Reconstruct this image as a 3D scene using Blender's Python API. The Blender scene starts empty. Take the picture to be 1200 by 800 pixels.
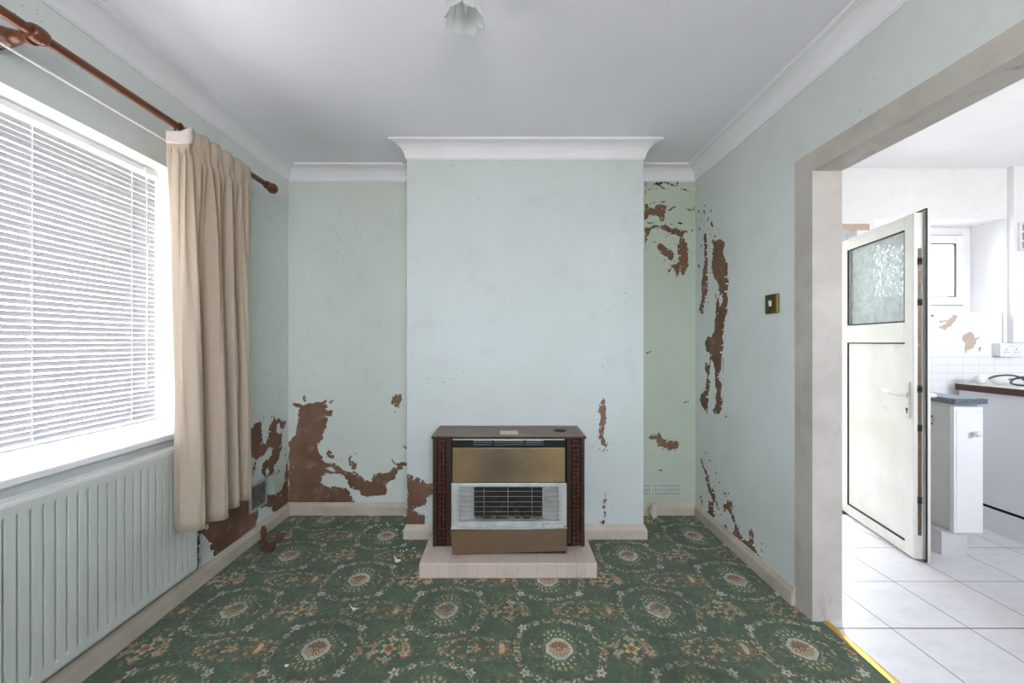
import bpy, bmesh, math, random
from mathutils import Vector, Matrix
from mathutils.geometry import delaunay_2d_cdt
random.seed(7)
scene = bpy.context.scene
COL = scene.collection
PI = math.pi

# ------------------------------------------------------------------ sizes (metres)
XL, XR = -1.50, 1.295          # side walls of the sitting room
XR2 = 1.421                    # kitchen side of the dividing wall
YB, YC = 2.736, 2.407          # alcove wall, chimney breast front
BX0, BX1 = -0.603, 0.825       # chimney breast
ZC = 2.377                     # ceiling
YR = -1.5                      # rear wall behind the viewer
KX = 4.1                       # kitchen right wall
KR = 0.2                       # kitchen near wall

# ------------------------------------------------------------------ node helpers
class E:
    """tiny arithmetic layer over math nodes"""
    def __init__(s, nt, v): s.nt, s.v = nt, v
    def _m(s, op, *a, clamp=False):
        n = s.nt.nodes.new('ShaderNodeMath'); n.operation = op; n.use_clamp = clamp
        for i, q in enumerate((s,) + a):
            q = q.v if isinstance(q, E) else q
            if isinstance(q, (int, float)): n.inputs[i].default_value = q
            else: s.nt.links.new(q, n.inputs[i])
        return E(s.nt, n.outputs[0])
    def __add__(s, o): return s._m('ADD', o)
    __radd__ = __add__
    def __sub__(s, o): return s._m('SUBTRACT', o)
    def __rsub__(s, o): return (s * -1) + o
    def __mul__(s, o): return s._m('MULTIPLY', o)
    __rmul__ = __mul__
    def __truediv__(s, o): return s._m('DIVIDE', o)
    def abs(s): return s._m('ABSOLUTE')
    def floor(s): return s._m('FLOOR')
    def frac(s): return s._m('FRACT')
    def cos(s): return s._m('COSINE')
    def sin(s): return s._m('SINE')
    def sqrt(s): return s._m('SQRT')
    def mod(s, o): return s._m('FLOORED_MODULO', o)
    def atan2(s, o): return s._m('ARCTAN2', o)
    def max(s, o): return s._m('MAXIMUM', o)
    def min(s, o): return s._m('MINIMUM', o)
    def lt(s, o): return s._m('LESS_THAN', o)
    def gt(s, o): return s._m('GREATER_THAN', o)
    def clamp(s): return s._m('ADD', 0.0, clamp=True)
    def inv(s): return 1.0 - s

def sock(nt, n, i, v):
    v = v.v if isinstance(v, E) else v
    if hasattr(v, 'is_linked'): nt.links.new(v, n.inputs[i])
    else: n.inputs[i].default_value = v

def new_mat(name):
    m = bpy.data.materials.new(name); m.use_nodes = True
    nt = m.node_tree; nt.nodes.clear()
    o = nt.nodes.new('ShaderNodeOutputMaterial')
    p = nt.nodes.new('ShaderNodeBsdfPrincipled')
    nt.links.new(p.outputs[0], o.inputs[0])
    return m, nt, p, o

def coords(nt):
    t = nt.nodes.new('ShaderNodeTexCoord'); return t.outputs['Object']

def noise(nt, vec, scale, detail=4, rough=.55, stretch=None):
    if stretch:
        mp = nt.nodes.new('ShaderNodeMapping'); nt.links.new(vec, mp.inputs[0])
        mp.inputs['Scale'].default_value = stretch; vec = mp.outputs[0]
    n = nt.nodes.new('ShaderNodeTexNoise'); nt.links.new(vec, n.inputs['Vector'])
    n.inputs['Scale'].default_value = scale; n.inputs['Detail'].default_value = detail
    n.inputs['Roughness'].default_value = rough
    return E(nt, n.outputs[0])

def mix(nt, f, a, b):
    n = nt.nodes.new('ShaderNodeMix'); n.data_type = 'RGBA'
    sock(nt, n, 0, f)
    for i, c in ((6, a), (7, b)):
        if isinstance(c, tuple): n.inputs[i].default_value = (*c, 1)
        else: nt.links.new(c, n.inputs[i])
    return n.outputs[2]

def ramp(x, lo, hi):
    return ((x - lo) / (hi - lo)).clamp()

def bump(nt, p, h, strength=.3, dist=.002):
    b = nt.nodes.new('ShaderNodeBump'); b.inputs['Strength'].default_value = strength
    b.inputs['Distance'].default_value = dist
    sock(nt, b, 'Height', h); nt.links.new(b.outputs[0], p.inputs['Normal'])

def pmat(name, c1, c2=None, scale=6, rough=.5, metal=0, bmp=0, bscale=60, stretch=None, lo=.35, hi=.7, spec=.5,
         c3=None, scale3=20, lo3=.6, hi3=.75, stretch3=None, dist=.002, trans=0):
    m, nt, p, o = new_mat(name)
    p.inputs['Roughness'].default_value = rough; p.inputs['Metallic'].default_value = metal
    p.inputs['Specular IOR Level'].default_value = spec
    v = coords(nt)
    c2 = c2 or tuple(x * .9 for x in c1)
    col = mix(nt, ramp(noise(nt, v, scale, stretch=stretch), lo, hi), c1, c2)
    if c3: col = mix(nt, ramp(noise(nt, v, scale3, 5, .6, stretch3), lo3, hi3), col, c3)
    nt.links.new(col, p.inputs['Base Color'])
    if bmp: bump(nt, p, noise(nt, v, bscale, stretch=stretch), bmp, dist)
    return m

def paint_mat(name, c, c2, speck=True, tile_below=None, smudge=.5, alcove_shade=False):
    m, nt, p, o = new_mat(name)
    v = coords(nt); p.inputs['Roughness'].default_value = .7; p.inputs['Specular IOR Level'].default_value = .3
    col = mix(nt, ramp(noise(nt, v, 1.6, 5, .6), .4, .7) * smudge, c, c2)
    col = mix(nt, ramp(noise(nt, v, 9, 6, .65), .55, .8) * .35, col, tuple(x * .82 for x in c2))
    if alcove_shade:     # shade of the right-hand alcove put into the paint, darker and greener
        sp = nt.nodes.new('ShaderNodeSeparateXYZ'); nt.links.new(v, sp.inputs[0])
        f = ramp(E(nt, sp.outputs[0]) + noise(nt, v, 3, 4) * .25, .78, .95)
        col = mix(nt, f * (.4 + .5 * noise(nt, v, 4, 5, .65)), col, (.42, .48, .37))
    if speck:
        vo = nt.nodes.new('ShaderNodeTexVoronoi'); nt.links.new(v, vo.inputs['Vector']); vo.inputs['Scale'].default_value = 14
        s = E(nt, vo.outputs['Distance']).lt(.06) * noise(nt, v, 3.1, 2).gt(.6)
        col = mix(nt, s * .6, col, (.10, .085, .06))
        vo = nt.nodes.new('ShaderNodeTexVoronoi'); nt.links.new(v, vo.inputs['Vector']); vo.inputs['Scale'].default_value = 46
        s = E(nt, vo.outputs['Distance']).lt(.12) * noise(nt, v, 2.3, 3).gt(.6)
        col = mix(nt, s * .55, col, (.12, .11, .08))
    nt.links.new(col, p.inputs['Base Color'])
    bump(nt, p, noise(nt, v, 22, 6, .6), .25, .004)
    if tile_below is not None:
        sp = nt.nodes.new('ShaderNodeSeparateXYZ'); nt.links.new(v, sp.inputs[0])
        X, Z = E(nt, sp.outputs[0]), E(nt, sp.outputs[2])
        g = (((X / .108).frac() - .5).abs().gt(.485)).max(((Z / .054).frac() - .5).abs().gt(.465)) * Z.lt(tile_below)
        col2 = mix(nt, Z.lt(tile_below), col, (.80, .80, .82))
        col2 = mix(nt, g * .5, col2, (.5, .5, .52))
        nt.links.new(col2, p.inputs['Base Color'])
    return m

M = {}
M['mint'] = paint_mat('mint_paint', (.675, .713, .695), (.60, .635, .61), smudge=.75)
M['mint_breast'] = paint_mat('mint_paint_chimney', (.60, .648, .648), (.56, .605, .59), smudge=.8)
M['mint_alcove_shade'] = paint_mat('mint_paint_alcove_shade', (.645, .688, .645), (.56, .60, .54), alcove_shade=True)  # back wall paint with the alcoves' greener shade mixed into the colour
M['undercoat'] = pmat('pale_undercoat', (.46, .52, .47), (.40, .44, .38), 12, .8)
M['plaster'] = pmat('bare_brown_plaster', (.265, .155, .105), (.115, .062, .041), 2.4, .9, bmp=.5, bscale=25, c3=(.36, .22, .15), scale3=14, lo3=.58, hi3=.8, dist=.004, spec=.2)
M['crack'] = pmat('damp_crack', (.075, .045, .028), (.045, .03, .02), 20, .95)
M['bare_grey'] = pmat('bare_grey_plaster', (.56, .52, .47), (.41, .375, .33), 5, .9, bmp=.5, bscale=30, c3=(.52, .50, .465), scale3=9, lo3=.5, hi3=.72, stretch3=(1, 1, .35), dist=.004, spec=.2)
M['reveal'] = pmat('pale_plaster_reveal', (.62, .575, .535), (.50, .46, .42), 5, .9, bmp=.5, bscale=30, c3=(.33, .30, .27), scale3=12, lo3=.6, hi3=.78, stretch3=(1, 1, .35), dist=.004, spec=.2)
M['ceiling'] = pmat('ceiling_paint', (.87, .865, .935), (.83, .825, .895), 2, .85, bmp=.15, bscale=120)
M['coving'] = pmat('coving_paint', (.84, .84, .885), (.79, .79, .82), 4, .7, c3=(.5, .5, .47), scale3=15, lo3=.72, hi3=.85)
M['white_wall'] = paint_mat('kitchen_white_paint', (.84, .84, .855), (.76, .755, .75), smudge=.6, speck=False, tile_below=1.09)
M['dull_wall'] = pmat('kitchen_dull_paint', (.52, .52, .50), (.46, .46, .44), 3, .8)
M['white_ceil'] = pmat('kitchen_ceiling_paint', (.86, .86, .87), (.80, .80, .81), 2, .8, bmp=.2, bscale=18)
M['kplaster'] = pmat('kitchen_bare_plaster', (.57, .44, .37), (.47, .36, .29), 9, .9)
M['skirt'] = pmat('aged_cream_gloss', (.58, .52, .44), (.46, .40, .32), 7, .45, c3=(.20, .15, .10), scale3=24, lo3=.68, hi3=.8, spec=.4)
M['upvc'] = pmat('white_upvc', (.84, .84, .85), (.78, .78, .78), 5, .35)
M['dirty_upvc'] = pmat('stained_white_upvc', (.80, .80, .765), (.70, .69, .61), 4, .4, c3=(.62, .60, .45), scale3=11, lo3=.62, hi3=.85)
M['gasket'] = pmat('black_rubber', (.012, .012, .012), (.03, .03, .028), 20, .6)
M['radiator'] = pmat('radiator_enamel', (.60, .63, .60), (.545, .565, .535), 3, .4, c3=(.5, .50, .45), scale3=18, lo3=.72, hi3=.85)
M['radiator_dark'] = pmat('radiator_inside', (.20, .20, .19), None, 8, .7)
M['white_plastic'] = pmat('white_plastic', (.80, .80, .80), (.74, .74, .73), 8, .35)
M['old_white'] = pmat('dusty_white_plastic', (.48, .47, .43), (.36, .35, .31), 14, .6)
M['old_plastic'] = pmat('painted_over_plastic', (.55, .63, .56), (.44, .50, .43), 14, .6)
M['dark'] = pmat('dark_void', (.010, .010, .010), (.02, .018, .016), 10, .8)
M['pole'] = pmat('varnished_mahogany', (.16, .044, .015), (.075, .02, .008), 6, .28, stretch=(12, 1, 12))
M['ring'] = pmat('dark_stained_wood', (.045, .016, .01), (.025, .01, .007), 12, .35)
M['wire'] = pmat('white_coated_wire', (.85, .86, .87), None, 5, .35)
M['brass'] = pmat('tarnished_brass', (.16, .115, .035), (.07, .05, .016), 14, .42, metal=.75)
M['gold'] = pmat('polished_brass_strip', (.85, .60, .16), (.62, .42, .10), 14, .3, metal=.9)
M['walnut'] = pmat('walnut_veneer', (.048, .025, .016), (.030, .016, .011), 5, .42, stretch=(1, 6, 6), spec=.3, c3=(.085, .045, .03), scale3=7)
M['top_wood'] = pmat('dusty_brown_veneer', (.17, .10, .065), (.105, .055, .034), 4, .42, stretch=(1, 7, 7), c3=(.21, .155, .12), scale3=6, lo3=.45, hi3=.75)
M['carved'] = pmat('carved_brown_plastic', (.060, .017, .009), (.036, .010, .006), 20, .42, spec=.3)
M['bronze'] = pmat('bronze_panel', (.45, .325, .17), (.36, .255, .13), 2.4, .42, metal=.72, bmp=.12, bscale=500, c3=(.20, .155, .105), scale3=3.2, lo3=.46, hi3=.72)
def bronze():
    m, nt, p, o = new_mat('bronze_panel'); v = coords(nt)
    p.inputs['Metallic'].default_value = .35; p.inputs['Roughness'].default_value = .42
    sp = nt.nodes.new('ShaderNodeSeparateXYZ'); nt.links.new(v, sp.inputs[0])
    x, z = (E(nt, sp.outputs[0]) + .045) / .17, (E(nt, sp.outputs[2]) - .45) / .15
    d = (x * x + z * z).sqrt() + (noise(nt, v, 9, 4) - .5) * .9
    col = mix(nt, ramp(noise(nt, v, 5, 5), .35, .7), (.31, .22, .105), (.23, .155, .075))
    col = mix(nt, ramp(d, 1.6, .2) * .9, col, (.115, .085, .062))     # heat discolouration above the burner
    col = mix(nt, ramp(noise(nt, v, 420, 2), .45, .75) * .25, col, (.14, .11, .07))
    nt.links.new(col, p.inputs['Base Color']); return m
M['bronze'] = bronze()
M['bronze_low'] = pmat('bronze_lower_panel', (.12, .066, .026), (.09, .050, .020), 2.4, .5, spec=.25, metal=.05, c3=(.08, .047, .023), scale3=4, lo3=.55, hi3=.8)
M['chrome'] = pmat('dull_chrome', (.66, .68, .68), (.52, .54, .54), 14, .36, metal=.45, c3=(.24, .24, .23), scale3=40, lo3=.58, hi3=.8)
M['steel'] = pmat('brushed_steel_wire', (.36, .34, .30), None, 20, .4, metal=.5)
M['coal'] = pmat('ceramic_coals', (.016, .013, .011), (.045, .033, .024), 30, .9, bmp=.8, bscale=60, dist=.006)
M['paper'] = pmat('aged_paper_label', (.66, .56, .44), (.60, .50, .40), 30, .7)
M['handle'] = pmat('satin_handle', (.80, .80, .79), (.66, .65, .62), 12, .35)
M['lock'] = pmat('rusty_lock_strip', (.16, .105, .06), (.09, .06, .035), 18, .5, metal=.3, c3=(.30, .26, .20), scale3=25)
M['cab'] = pmat('white_cabinet_foil', (.84, .84, .86), (.80, .80, .82), 4, .4)
M['cab_side'] = pmat('pale_grey_cabinet_side', (.68, .68, .69), (.62, .62, .63), 4, .5)
M['granite'] = pmat('blue_grey_laminate', (.14, .17, .21), (.055, .07, .095), 90, .35, c3=(.26, .30, .35), scale3=140, lo3=.55, hi3=.7)
M['brown_edge'] = pmat('brown_worktop_edge', (.085, .028, .016), (.05, .018, .011), 14, .4, stretch=(1, 1, 8))
M['cream_top'] = pmat('cream_laminate_worktop', (.74, .72, .68), (.66, .63, .58), 9, .4)
M['cord'] = pmat('dark_grey_flex', (.07, .065, .065), None, 30, .5)
M['plaster_bit'] = pmat('broken_brown_plaster', (.14, .065, .042), (.09, .042, .027), 30, .9, bmp=.5, bscale=60)
M['flake'] = pmat('white_paint_flake', (.82, .83, .82), (.72, .74, .71), 50, .7)
M['rubble'] = pmat('pale_plaster_rubble', (.60, .58, .50), (.48, .46, .39), 30, .9, bmp=.5, bscale=50)

def cloth_mat():
    m, nt, p, o = new_mat('cream_curtain_cloth')
    v = coords(nt); p.inputs['Roughness'].default_value = .85; p.inputs['Specular IOR Level'].default_value = .15
    p.inputs['Sheen Weight'].default_value = .15
    col = mix(nt, ramp(noise(nt, v, 260, 3, .6, (1, 1, .12)), .35, .7), (.60, .50, .40), (.52, .43, .335))
    nt.links.new(col, p.inputs['Base Color'])
    bump(nt, p, noise(nt, v, 300, 3), .15, .001)
    t = nt.nodes.new('ShaderNodeBsdfTranslucent'); t.inputs[0].default_value = (.66, .50, .33, 1)
    mx = nt.nodes.new('ShaderNodeMixShader'); mx.inputs[0].default_value = .22
    nt.links.new(p.outputs[0], mx.inputs[1]); nt.links.new(t.outputs[0], mx.inputs[2]); nt.links.new(mx.outputs[0], o.inputs[0])
    return m
M['cloth'] = cloth_mat()
M['lining'] = pmat('pale_heading_tape', (.68, .60, .555), (.60, .53, .48), 60, .85)

def translucent_mat(name, c, tc, f, rough=.4):
    m, nt, p, o = new_mat(name)
    v = coords(nt); p.inputs['Roughness'].default_value = rough
    nt.links.new(mix(nt, ramp(noise(nt, v, 9), .4, .7), c, tuple(x * .95 for x in c)), p.inputs['Base Color'])
    t = nt.nodes.new('ShaderNodeBsdfTranslucent'); t.inputs[0].default_value = (*tc, 1)
    mx = nt.nodes.new('ShaderNodeMixShader'); mx.inputs[0].default_value = f
    nt.links.new(p.outputs[0], mx.inputs[1]); nt.links.new(t.outputs[0], mx.inputs[2]); nt.links.new(mx.outputs[0], o.inputs[0])
    return m
M['slat'] = translucent_mat('white_blind_slat', (.42, .415, .435), (.78, .76, .78), .02)
M['petal'] = translucent_mat('frosted_petal_glass', (.74, .76, .76), (.9, .92, .92), .6, .25)

def glass_mat(name, tint, gl=.06, ripple=0, haze=0.0):
    m, nt, p, o = new_mat(name); nt.nodes.remove(p)
    t = nt.nodes.new('ShaderNodeBsdfTransparent'); t.inputs[0].default_value = (*tint, 1)
    g = nt.nodes.new('ShaderNodeBsdfGlossy'); g.inputs['Roughness'].default_value = .06 if ripple else .02
    fr = nt.nodes.new('ShaderNodeFresnel'); fr.inputs[0].default_value = 1.45
    mx = nt.nodes.new('ShaderNodeMixShader')
    nt.links.new(fr.outputs[0], mx.inputs[0]); nt.links.new(t.outputs[0], mx.inputs[1]); nt.links.new(g.outputs[0], mx.inputs[2])
    last = mx.outputs[0]
    v = coords(nt)
    if ripple:
        b = nt.nodes.new('ShaderNodeBump'); b.inputs['Strength'].default_value = .9; b.inputs['Distance'].default_value = ripple
        n1 = noise(nt, v, 26, 3, .5); n1 = (n1 * 14).sin()
        sock(nt, b, 'Height', n1)
        nt.links.new(b.outputs[0], g.inputs['Normal']); nt.links.new(b.outputs[0], fr.inputs['Normal'])
    if haze:
        d = nt.nodes.new('ShaderNodeBsdfDiffuse'); tr = nt.nodes.new('ShaderNodeBsdfTranslucent')
        c = mix(nt, ramp(noise(nt, v, 30, 4), .35, .65), (.62, .67, .65), (.76, .81, .80))
        nt.links.new(c, d.inputs[0]); nt.links.new(c, tr.inputs[0])
        if ripple: nt.links.new(b.outputs[0], d.inputs['Normal'])
        m2 = nt.nodes.new('ShaderNodeMixShader'); m2.inputs[0].default_value = .5
        nt.links.new(d.outputs[0], m2.inputs[1]); nt.links.new(tr.outputs[0], m2.inputs[2])
        m3 = nt.nodes.new('ShaderNodeMixShader'); m3.inputs[0].default_value = haze
        nt.links.new(last, m3.inputs[1]); nt.links.new(m2.outputs[0], m3.inputs[2]); last = m3.outputs[0]
    nt.links.new(last, o.inputs[0])
    return m
M['glass'] = glass_mat('clear_glass', (.96, .97, .97))
M['obscure'] = glass_mat('obscured_glass', (.88, .93, .91), ripple=.004, haze=.72)

def carpet_mat():
    """green carpet with a half-drop repeat of octagon medallions, flower sprays and leafy garlands"""
    m, nt, p, o = new_mat('green_patterned_carpet')
    P, R, X0, Y0 = .94, .224, -.268, 1.765
    g = bpy.data.node_groups.new('carpet_motif', 'ShaderNodeTree')
    g.interface.new_socket('U', in_out='INPUT', socket_type='NodeSocketFloat')
    g.interface.new_socket('V', in_out='INPUT', socket_type='NodeSocketFloat')
    g.interface.new_socket('Color', in_out='OUTPUT', socket_type='NodeSocketColor')
    g.interface.new_socket('Mask', in_out='OUTPUT', socket_type='NodeSocketFloat')
    gi = g.nodes.new('NodeGroupInput'); go = g.nodes.new('NodeGroupOutput')
    u, v = E(g, gi.outputs[0]), E(g, gi.outputs[1])
    comb = g.nodes.new('ShaderNodeCombineXYZ'); g.links.new(gi.outputs[0], comb.inputs[0]); g.links.new(gi.outputs[1], comb.inputs[1])
    wob = noise(g, comb.outputs[0], 38, 2)
    def voro(scale):
        n = g.nodes.new('ShaderNodeTexVoronoi'); g.links.new(comb.outputs[0], n.inputs['Vector']); n.inputs['Scale'].default_value = scale
        n.inputs['Randomness'].default_value = .85
        s = g.nodes.new('ShaderNodeSeparateColor'); g.links.new(n.outputs['Color'], s.inputs[0])
        return E(g, n.outputs['Distance']), E(g, s.outputs[0]), E(g, s.outputs[1])
    d1, h1, k1 = voro(52)
    d2, h2, k2 = voro(85)
    layers = []     # (mask, colour socket or tuple), later ones on top
    def L(mask, c): layers.append((mask, c))
    def pal(h, a, b, c, d):
        x = mix(g, h.gt(.3), a, b); x = mix(g, h.gt(.58), x, c); return mix(g, h.gt(.82), x, d)
    cream, rust, pink, olive, pale = (0.487, 0.414, 0.268), (0.304, 0.152, 0.092), (0.438, 0.244, 0.159), (0.207, 0.219, 0.079), (0.438, 0.463, 0.402)
    # scroll stems in a lighter green
    n = noise(g, comb.outputs[0], 9, 1)
    L((n - .5).abs().lt(.016) * .7, (0.122, 0.201, 0.103))
    n = noise(g, comb.outputs[0], 15, 1)
    L((n - .46).abs().lt(.018) * .6, (0.182, 0.182, 0.092))
    L(d1.lt(.22) * k1.gt(.45), pal(h1, (0.195, 0.231, 0.110), (0.268, 0.182, 0.097), (0.341, 0.317, 0.207), (0.122, 0.195, 0.110)))
    # garlands: an ogee net round each medallion
    au, av = u.abs(), v.abs()
    q = v / .112
    side = ((au - (.165 - .03 * (q * q))).abs().lt(.014 + (wob - .5) * .018)) * av.lt(.118)
    q = u / .135
    topc = ((av - (.156 - .044 * (q * q))).abs().lt(.013 + (wob - .5) * .018)) * au.lt(.14)
    blob = d2.lt(.50)
    L(side.max(topc) * blob, pal(h2, cream, pink, (0.244, 0.281, 0.146), pale))
    # corner flowers on the garland
    du, dv = au - .137, av - .113
    rr = (du * du + dv * dv).sqrt(); an = dv.atan2(du)
    L(rr.lt(.016 + .005 * (an * 5).cos()), (0.536, 0.499, 0.450)); L(rr.lt(.005), (0.268, 0.146, 0.086))
    # flower spray
    fu = u - .28
    r = (fu * fu + v * v).sqrt(); a = v.atan2(fu)
    L(r.gt(.036) * r.lt(.098 + .018 * (a * 4).cos()) * d1.lt(.46) * k1.gt(.18), pal(h1, rust, pink, cream, olive))
    L((r - .055).abs().lt(.0045) * ((a * 3).sin().gt(.1)), (0.268, 0.329, 0.182))
    for ang in (20, 160, 205, 335, 270, 90):
        cu, cv = .066 * math.cos(math.radians(ang)), .052 * math.sin(math.radians(ang))
        eu, ev = fu - cu, v - cv; er = (eu * eu + ev * ev).sqrt(); ea = ev.atan2(eu)
        L(er.lt(.0135 + .0045 * (ea * 4).cos()), pink if ang in (20, 160) else cream); L(er.lt(.004), rust)
    L(r.lt(.026 + .008 * (a * 5).cos()), mix(g, r.gt(.016), (0.365, 0.159, 0.073), (0.560, 0.438, 0.268))); L(r.lt(.006), (0.171, 0.086, 0.036))
    # long cartouche
    eu, ev = (u + .315) / .14, v / .052
    er = (eu * eu + ev * ev).sqrt()
    L((er - 1.0).abs().lt(.17) * d2.lt(.52), pal(h2, rust, pink, cream, (0.231, 0.244, 0.122)))
    L(er.lt(.84) * d1.lt(.42) * k1.gt(.22), pal(h1, rust, (0.292, 0.182, 0.073), pink, cream))
    gu, gv = (u + .225) / .018, v / .030
    gr = (gu * gu + gv * gv).sqrt()
    L(gr.lt(1.25), (0.195, 0.146, 0.060)); L(gr.lt(.9) * (u + .231).gt(0), (0.560, 0.414, 0.268))
    gu = u + .325; gr = (gu * gu + v * v).sqrt(); ga = v.atan2(gu)
    L(gr.lt(.017 + .007 * (ga * 5).cos()), (0.463, 0.329, 0.159)); L(gr.lt(.005), rust)
    # medallion
    r = (u * u + v * v).sqrt(); a = v.atan2(u)
    octo = au.max(av * .94).max((au + av) * .735)
    for sgn in (-1, 1):
        su, sv = u - sgn * .088, v
        sr = (su * su + sv * sv * .35).sqrt()
        L(sr.lt(.026) * d1.lt(.38), pal(h1, pink, rust, cream, olive))
    L((octo - .088).abs().lt(.010) * ((a * 26).cos().gt(-.45)) * av.gt(.058 + .02 * wob), (0.231, 0.238, 0.092))
    L((octo - .088).abs().lt(.0035) * ((a * 26).cos().gt(.3)) * av.gt(.058 + .02 * wob), (0.414, 0.402, 0.219))
    L((octo - .069).abs().lt(.0045) * ((a * 24).sin().gt(.15)) * av.gt(.035), (0.463, 0.487, 0.414))
    L((octo - .0605).abs().lt(.0022), (0.207, 0.255, 0.122))
    L(octo.lt(.0545), (0.046, 0.058, 0.037))
    L(octo.lt(.0525), (0.560, 0.523, 0.426))
    pet = .034 + .004 * (a * 14).cos()
    L(r.lt(pet + .003), (0.122, 0.055, 0.030))
    L(r.lt(pet), mix(g, v.gt(.004), (0.548, 0.414, 0.281), (0.353, 0.176, 0.097)))
    L(r.gt(.012) * r.lt(.033) * (a * 14).cos().lt(-.72), (0.146, 0.060, 0.030))
    L(r.lt(.0125), (0.122, 0.060, 0.030)); L(r.lt(.008), (0.512, 0.438, 0.244)); L(r.lt(.0035), (0.146, 0.073, 0.036))
    col, msk = (0.039, 0.070, 0.050), E(g, u.v) * 0
    for mk, c in layers:
        col = mix(g, mk, col, c); msk = msk.max(mk)
    g.links.new(col, go.inputs[0]); sock(g, go, 1, msk)

    vec = coords(nt)
    # slight irregularity of the weave
    dn = nt.nodes.new('ShaderNodeTexNoise'); nt.links.new(vec, dn.inputs['Vector']); dn.inputs['Scale'].default_value = 120
    vm = nt.nodes.new('ShaderNodeVectorMath'); vm.operation = 'MULTIPLY_ADD'; nt.links.new(dn.outputs['Color'], vm.inputs[0])
    vm.inputs[1].default_value = (.012, .012, 0); nt.links.new(vec, vm.inputs[2])
    sp = nt.nodes.new('ShaderNodeSeparateXYZ'); nt.links.new(vm.outputs[0], sp.inputs[0])
    X, Y = E(nt, sp.outputs[0]) - .006, E(nt, sp.outputs[1]) - .006
    cols, masks = [], []
    for k in (0, 1):
        uu = (((X - (X0 + k * P / 2)) / P + .5).frac() - .5) * P
        vv = (((Y - (Y0 + k * R)) / (2 * R) + .5).frac() - .5) * (2 * R)
        n = nt.nodes.new('ShaderNodeGroup'); n.node_tree = g
        sock(nt, n, 0, uu); sock(nt, n, 1, vv)
        cols.append(n.outputs[0]); masks.append(E(nt, n.outputs[1]))
    pile = noise(nt, vec, 420, 2, .6)
    base = mix(nt, ramp(noise(nt, vec, 5, 4), .35, .7), (0.055, 0.096, 0.062), (0.037, 0.072, 0.046))
    base = mix(nt, ramp(pile, .3, .75), base, (0.092, 0.134, 0.094))
    wear = .62 + .38 * ramp(noise(nt, vec, 12, 4), .25, .6)
    c = mix(nt, masks[0] * wear, base, cols[0]); c = mix(nt, masks[1] * wear, c, cols[1])
    # trodden-in dirt
    c = mix(nt, ramp(noise(nt, vec, 2.2, 5, .65), .48, .75) * .72, c, (0.037, 0.042, 0.028))
    c = mix(nt, ramp(noise(nt, vec, 260, 2), .62, .72) * .3, c, (0.195, 0.207, 0.159))
    nt.links.new(c, p.inputs['Base Color'])
    p.inputs['Roughness'].default_value = .95; p.inputs['Specular IOR Level'].default_value = .15
    p.inputs['Sheen Weight'].default_value = .2
    bump(nt, p, pile, .6, .004)
    return m
M['carpet'] = carpet_mat()

def tile_floor():
    m, nt, p, o = new_mat('white_floor_tiles')
    v = coords(nt); sp = nt.nodes.new('ShaderNodeSeparateXYZ'); nt.links.new(v, sp.inputs[0])
    X, Y = E(nt, sp.outputs[0]), E(nt, sp.outputs[1])
    fx, fy = (X - 1.593) / .3215, (Y - 1.65) / .3225
    ex, ey = ((fx + .5).frac() - .5).abs() * .3215, ((fy + .5).frac() - .5).abs() * .3225
    wide = .0018 + .0012 * fy.abs().lt(.3)
    gr = ex.lt(.0021).max(ey.lt(wide))
    n = noise(nt, v, 7, 6, .7, (1, 2.4, 1))
    col = mix(nt, ramp(n, .42, .8) * .6, (.75, .75, .78), (.58, .57, .58))
    col = mix(nt, ramp(noise(nt, v, 40, 3), .72, .78) * .6, col, (.35, .31, .26))
    col = mix(nt, gr, col, (.13, .125, .12))
    nt.links.new(col, p.inputs['Base Color']); p.inputs['Roughness'].default_value = .38
    bump(nt, p, gr.inv(), .5, .001)
    return m
M['tiles'] = tile_floor()

def hearth_mat():
    m, nt, p, o = new_mat('pink_glazed_tiles')
    v = coords(nt); sp = nt.nodes.new('ShaderNodeSeparateXYZ'); nt.links.new(v, sp.inputs[0])
    X, Y, Z = (E(nt, s) for s in sp.outputs)
    t = ((X + .343) / .0988 + .5)
    cell = t.floor(); e = (t.frac() - .5).abs() * .0988
    j = e.lt(.0009) * Z.lt(.066)
    t2 = (X + .045) / .1976 + .5
    j2 = ((t2.frac() - .5).abs() * .1976).lt(.0009) * Z.gt(.066)
    h = ((cell * 12.9898).sin() * 43758.5).frac()
    col = mix(nt, h, (.63, .52, .46), (.56, .455, .405))
    col = mix(nt, ramp(noise(nt, v, 16, 6, .7), .5, .8) * .6, col, (.40, .33, .305))
    col = mix(nt, j.max(j2) * .75, col, (.30, .23, .20))
    nt.links.new(col, p.inputs['Base Color']); p.inputs['Roughness'].default_value = .3
    return m
M['hearth'] = hearth_mat()

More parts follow.
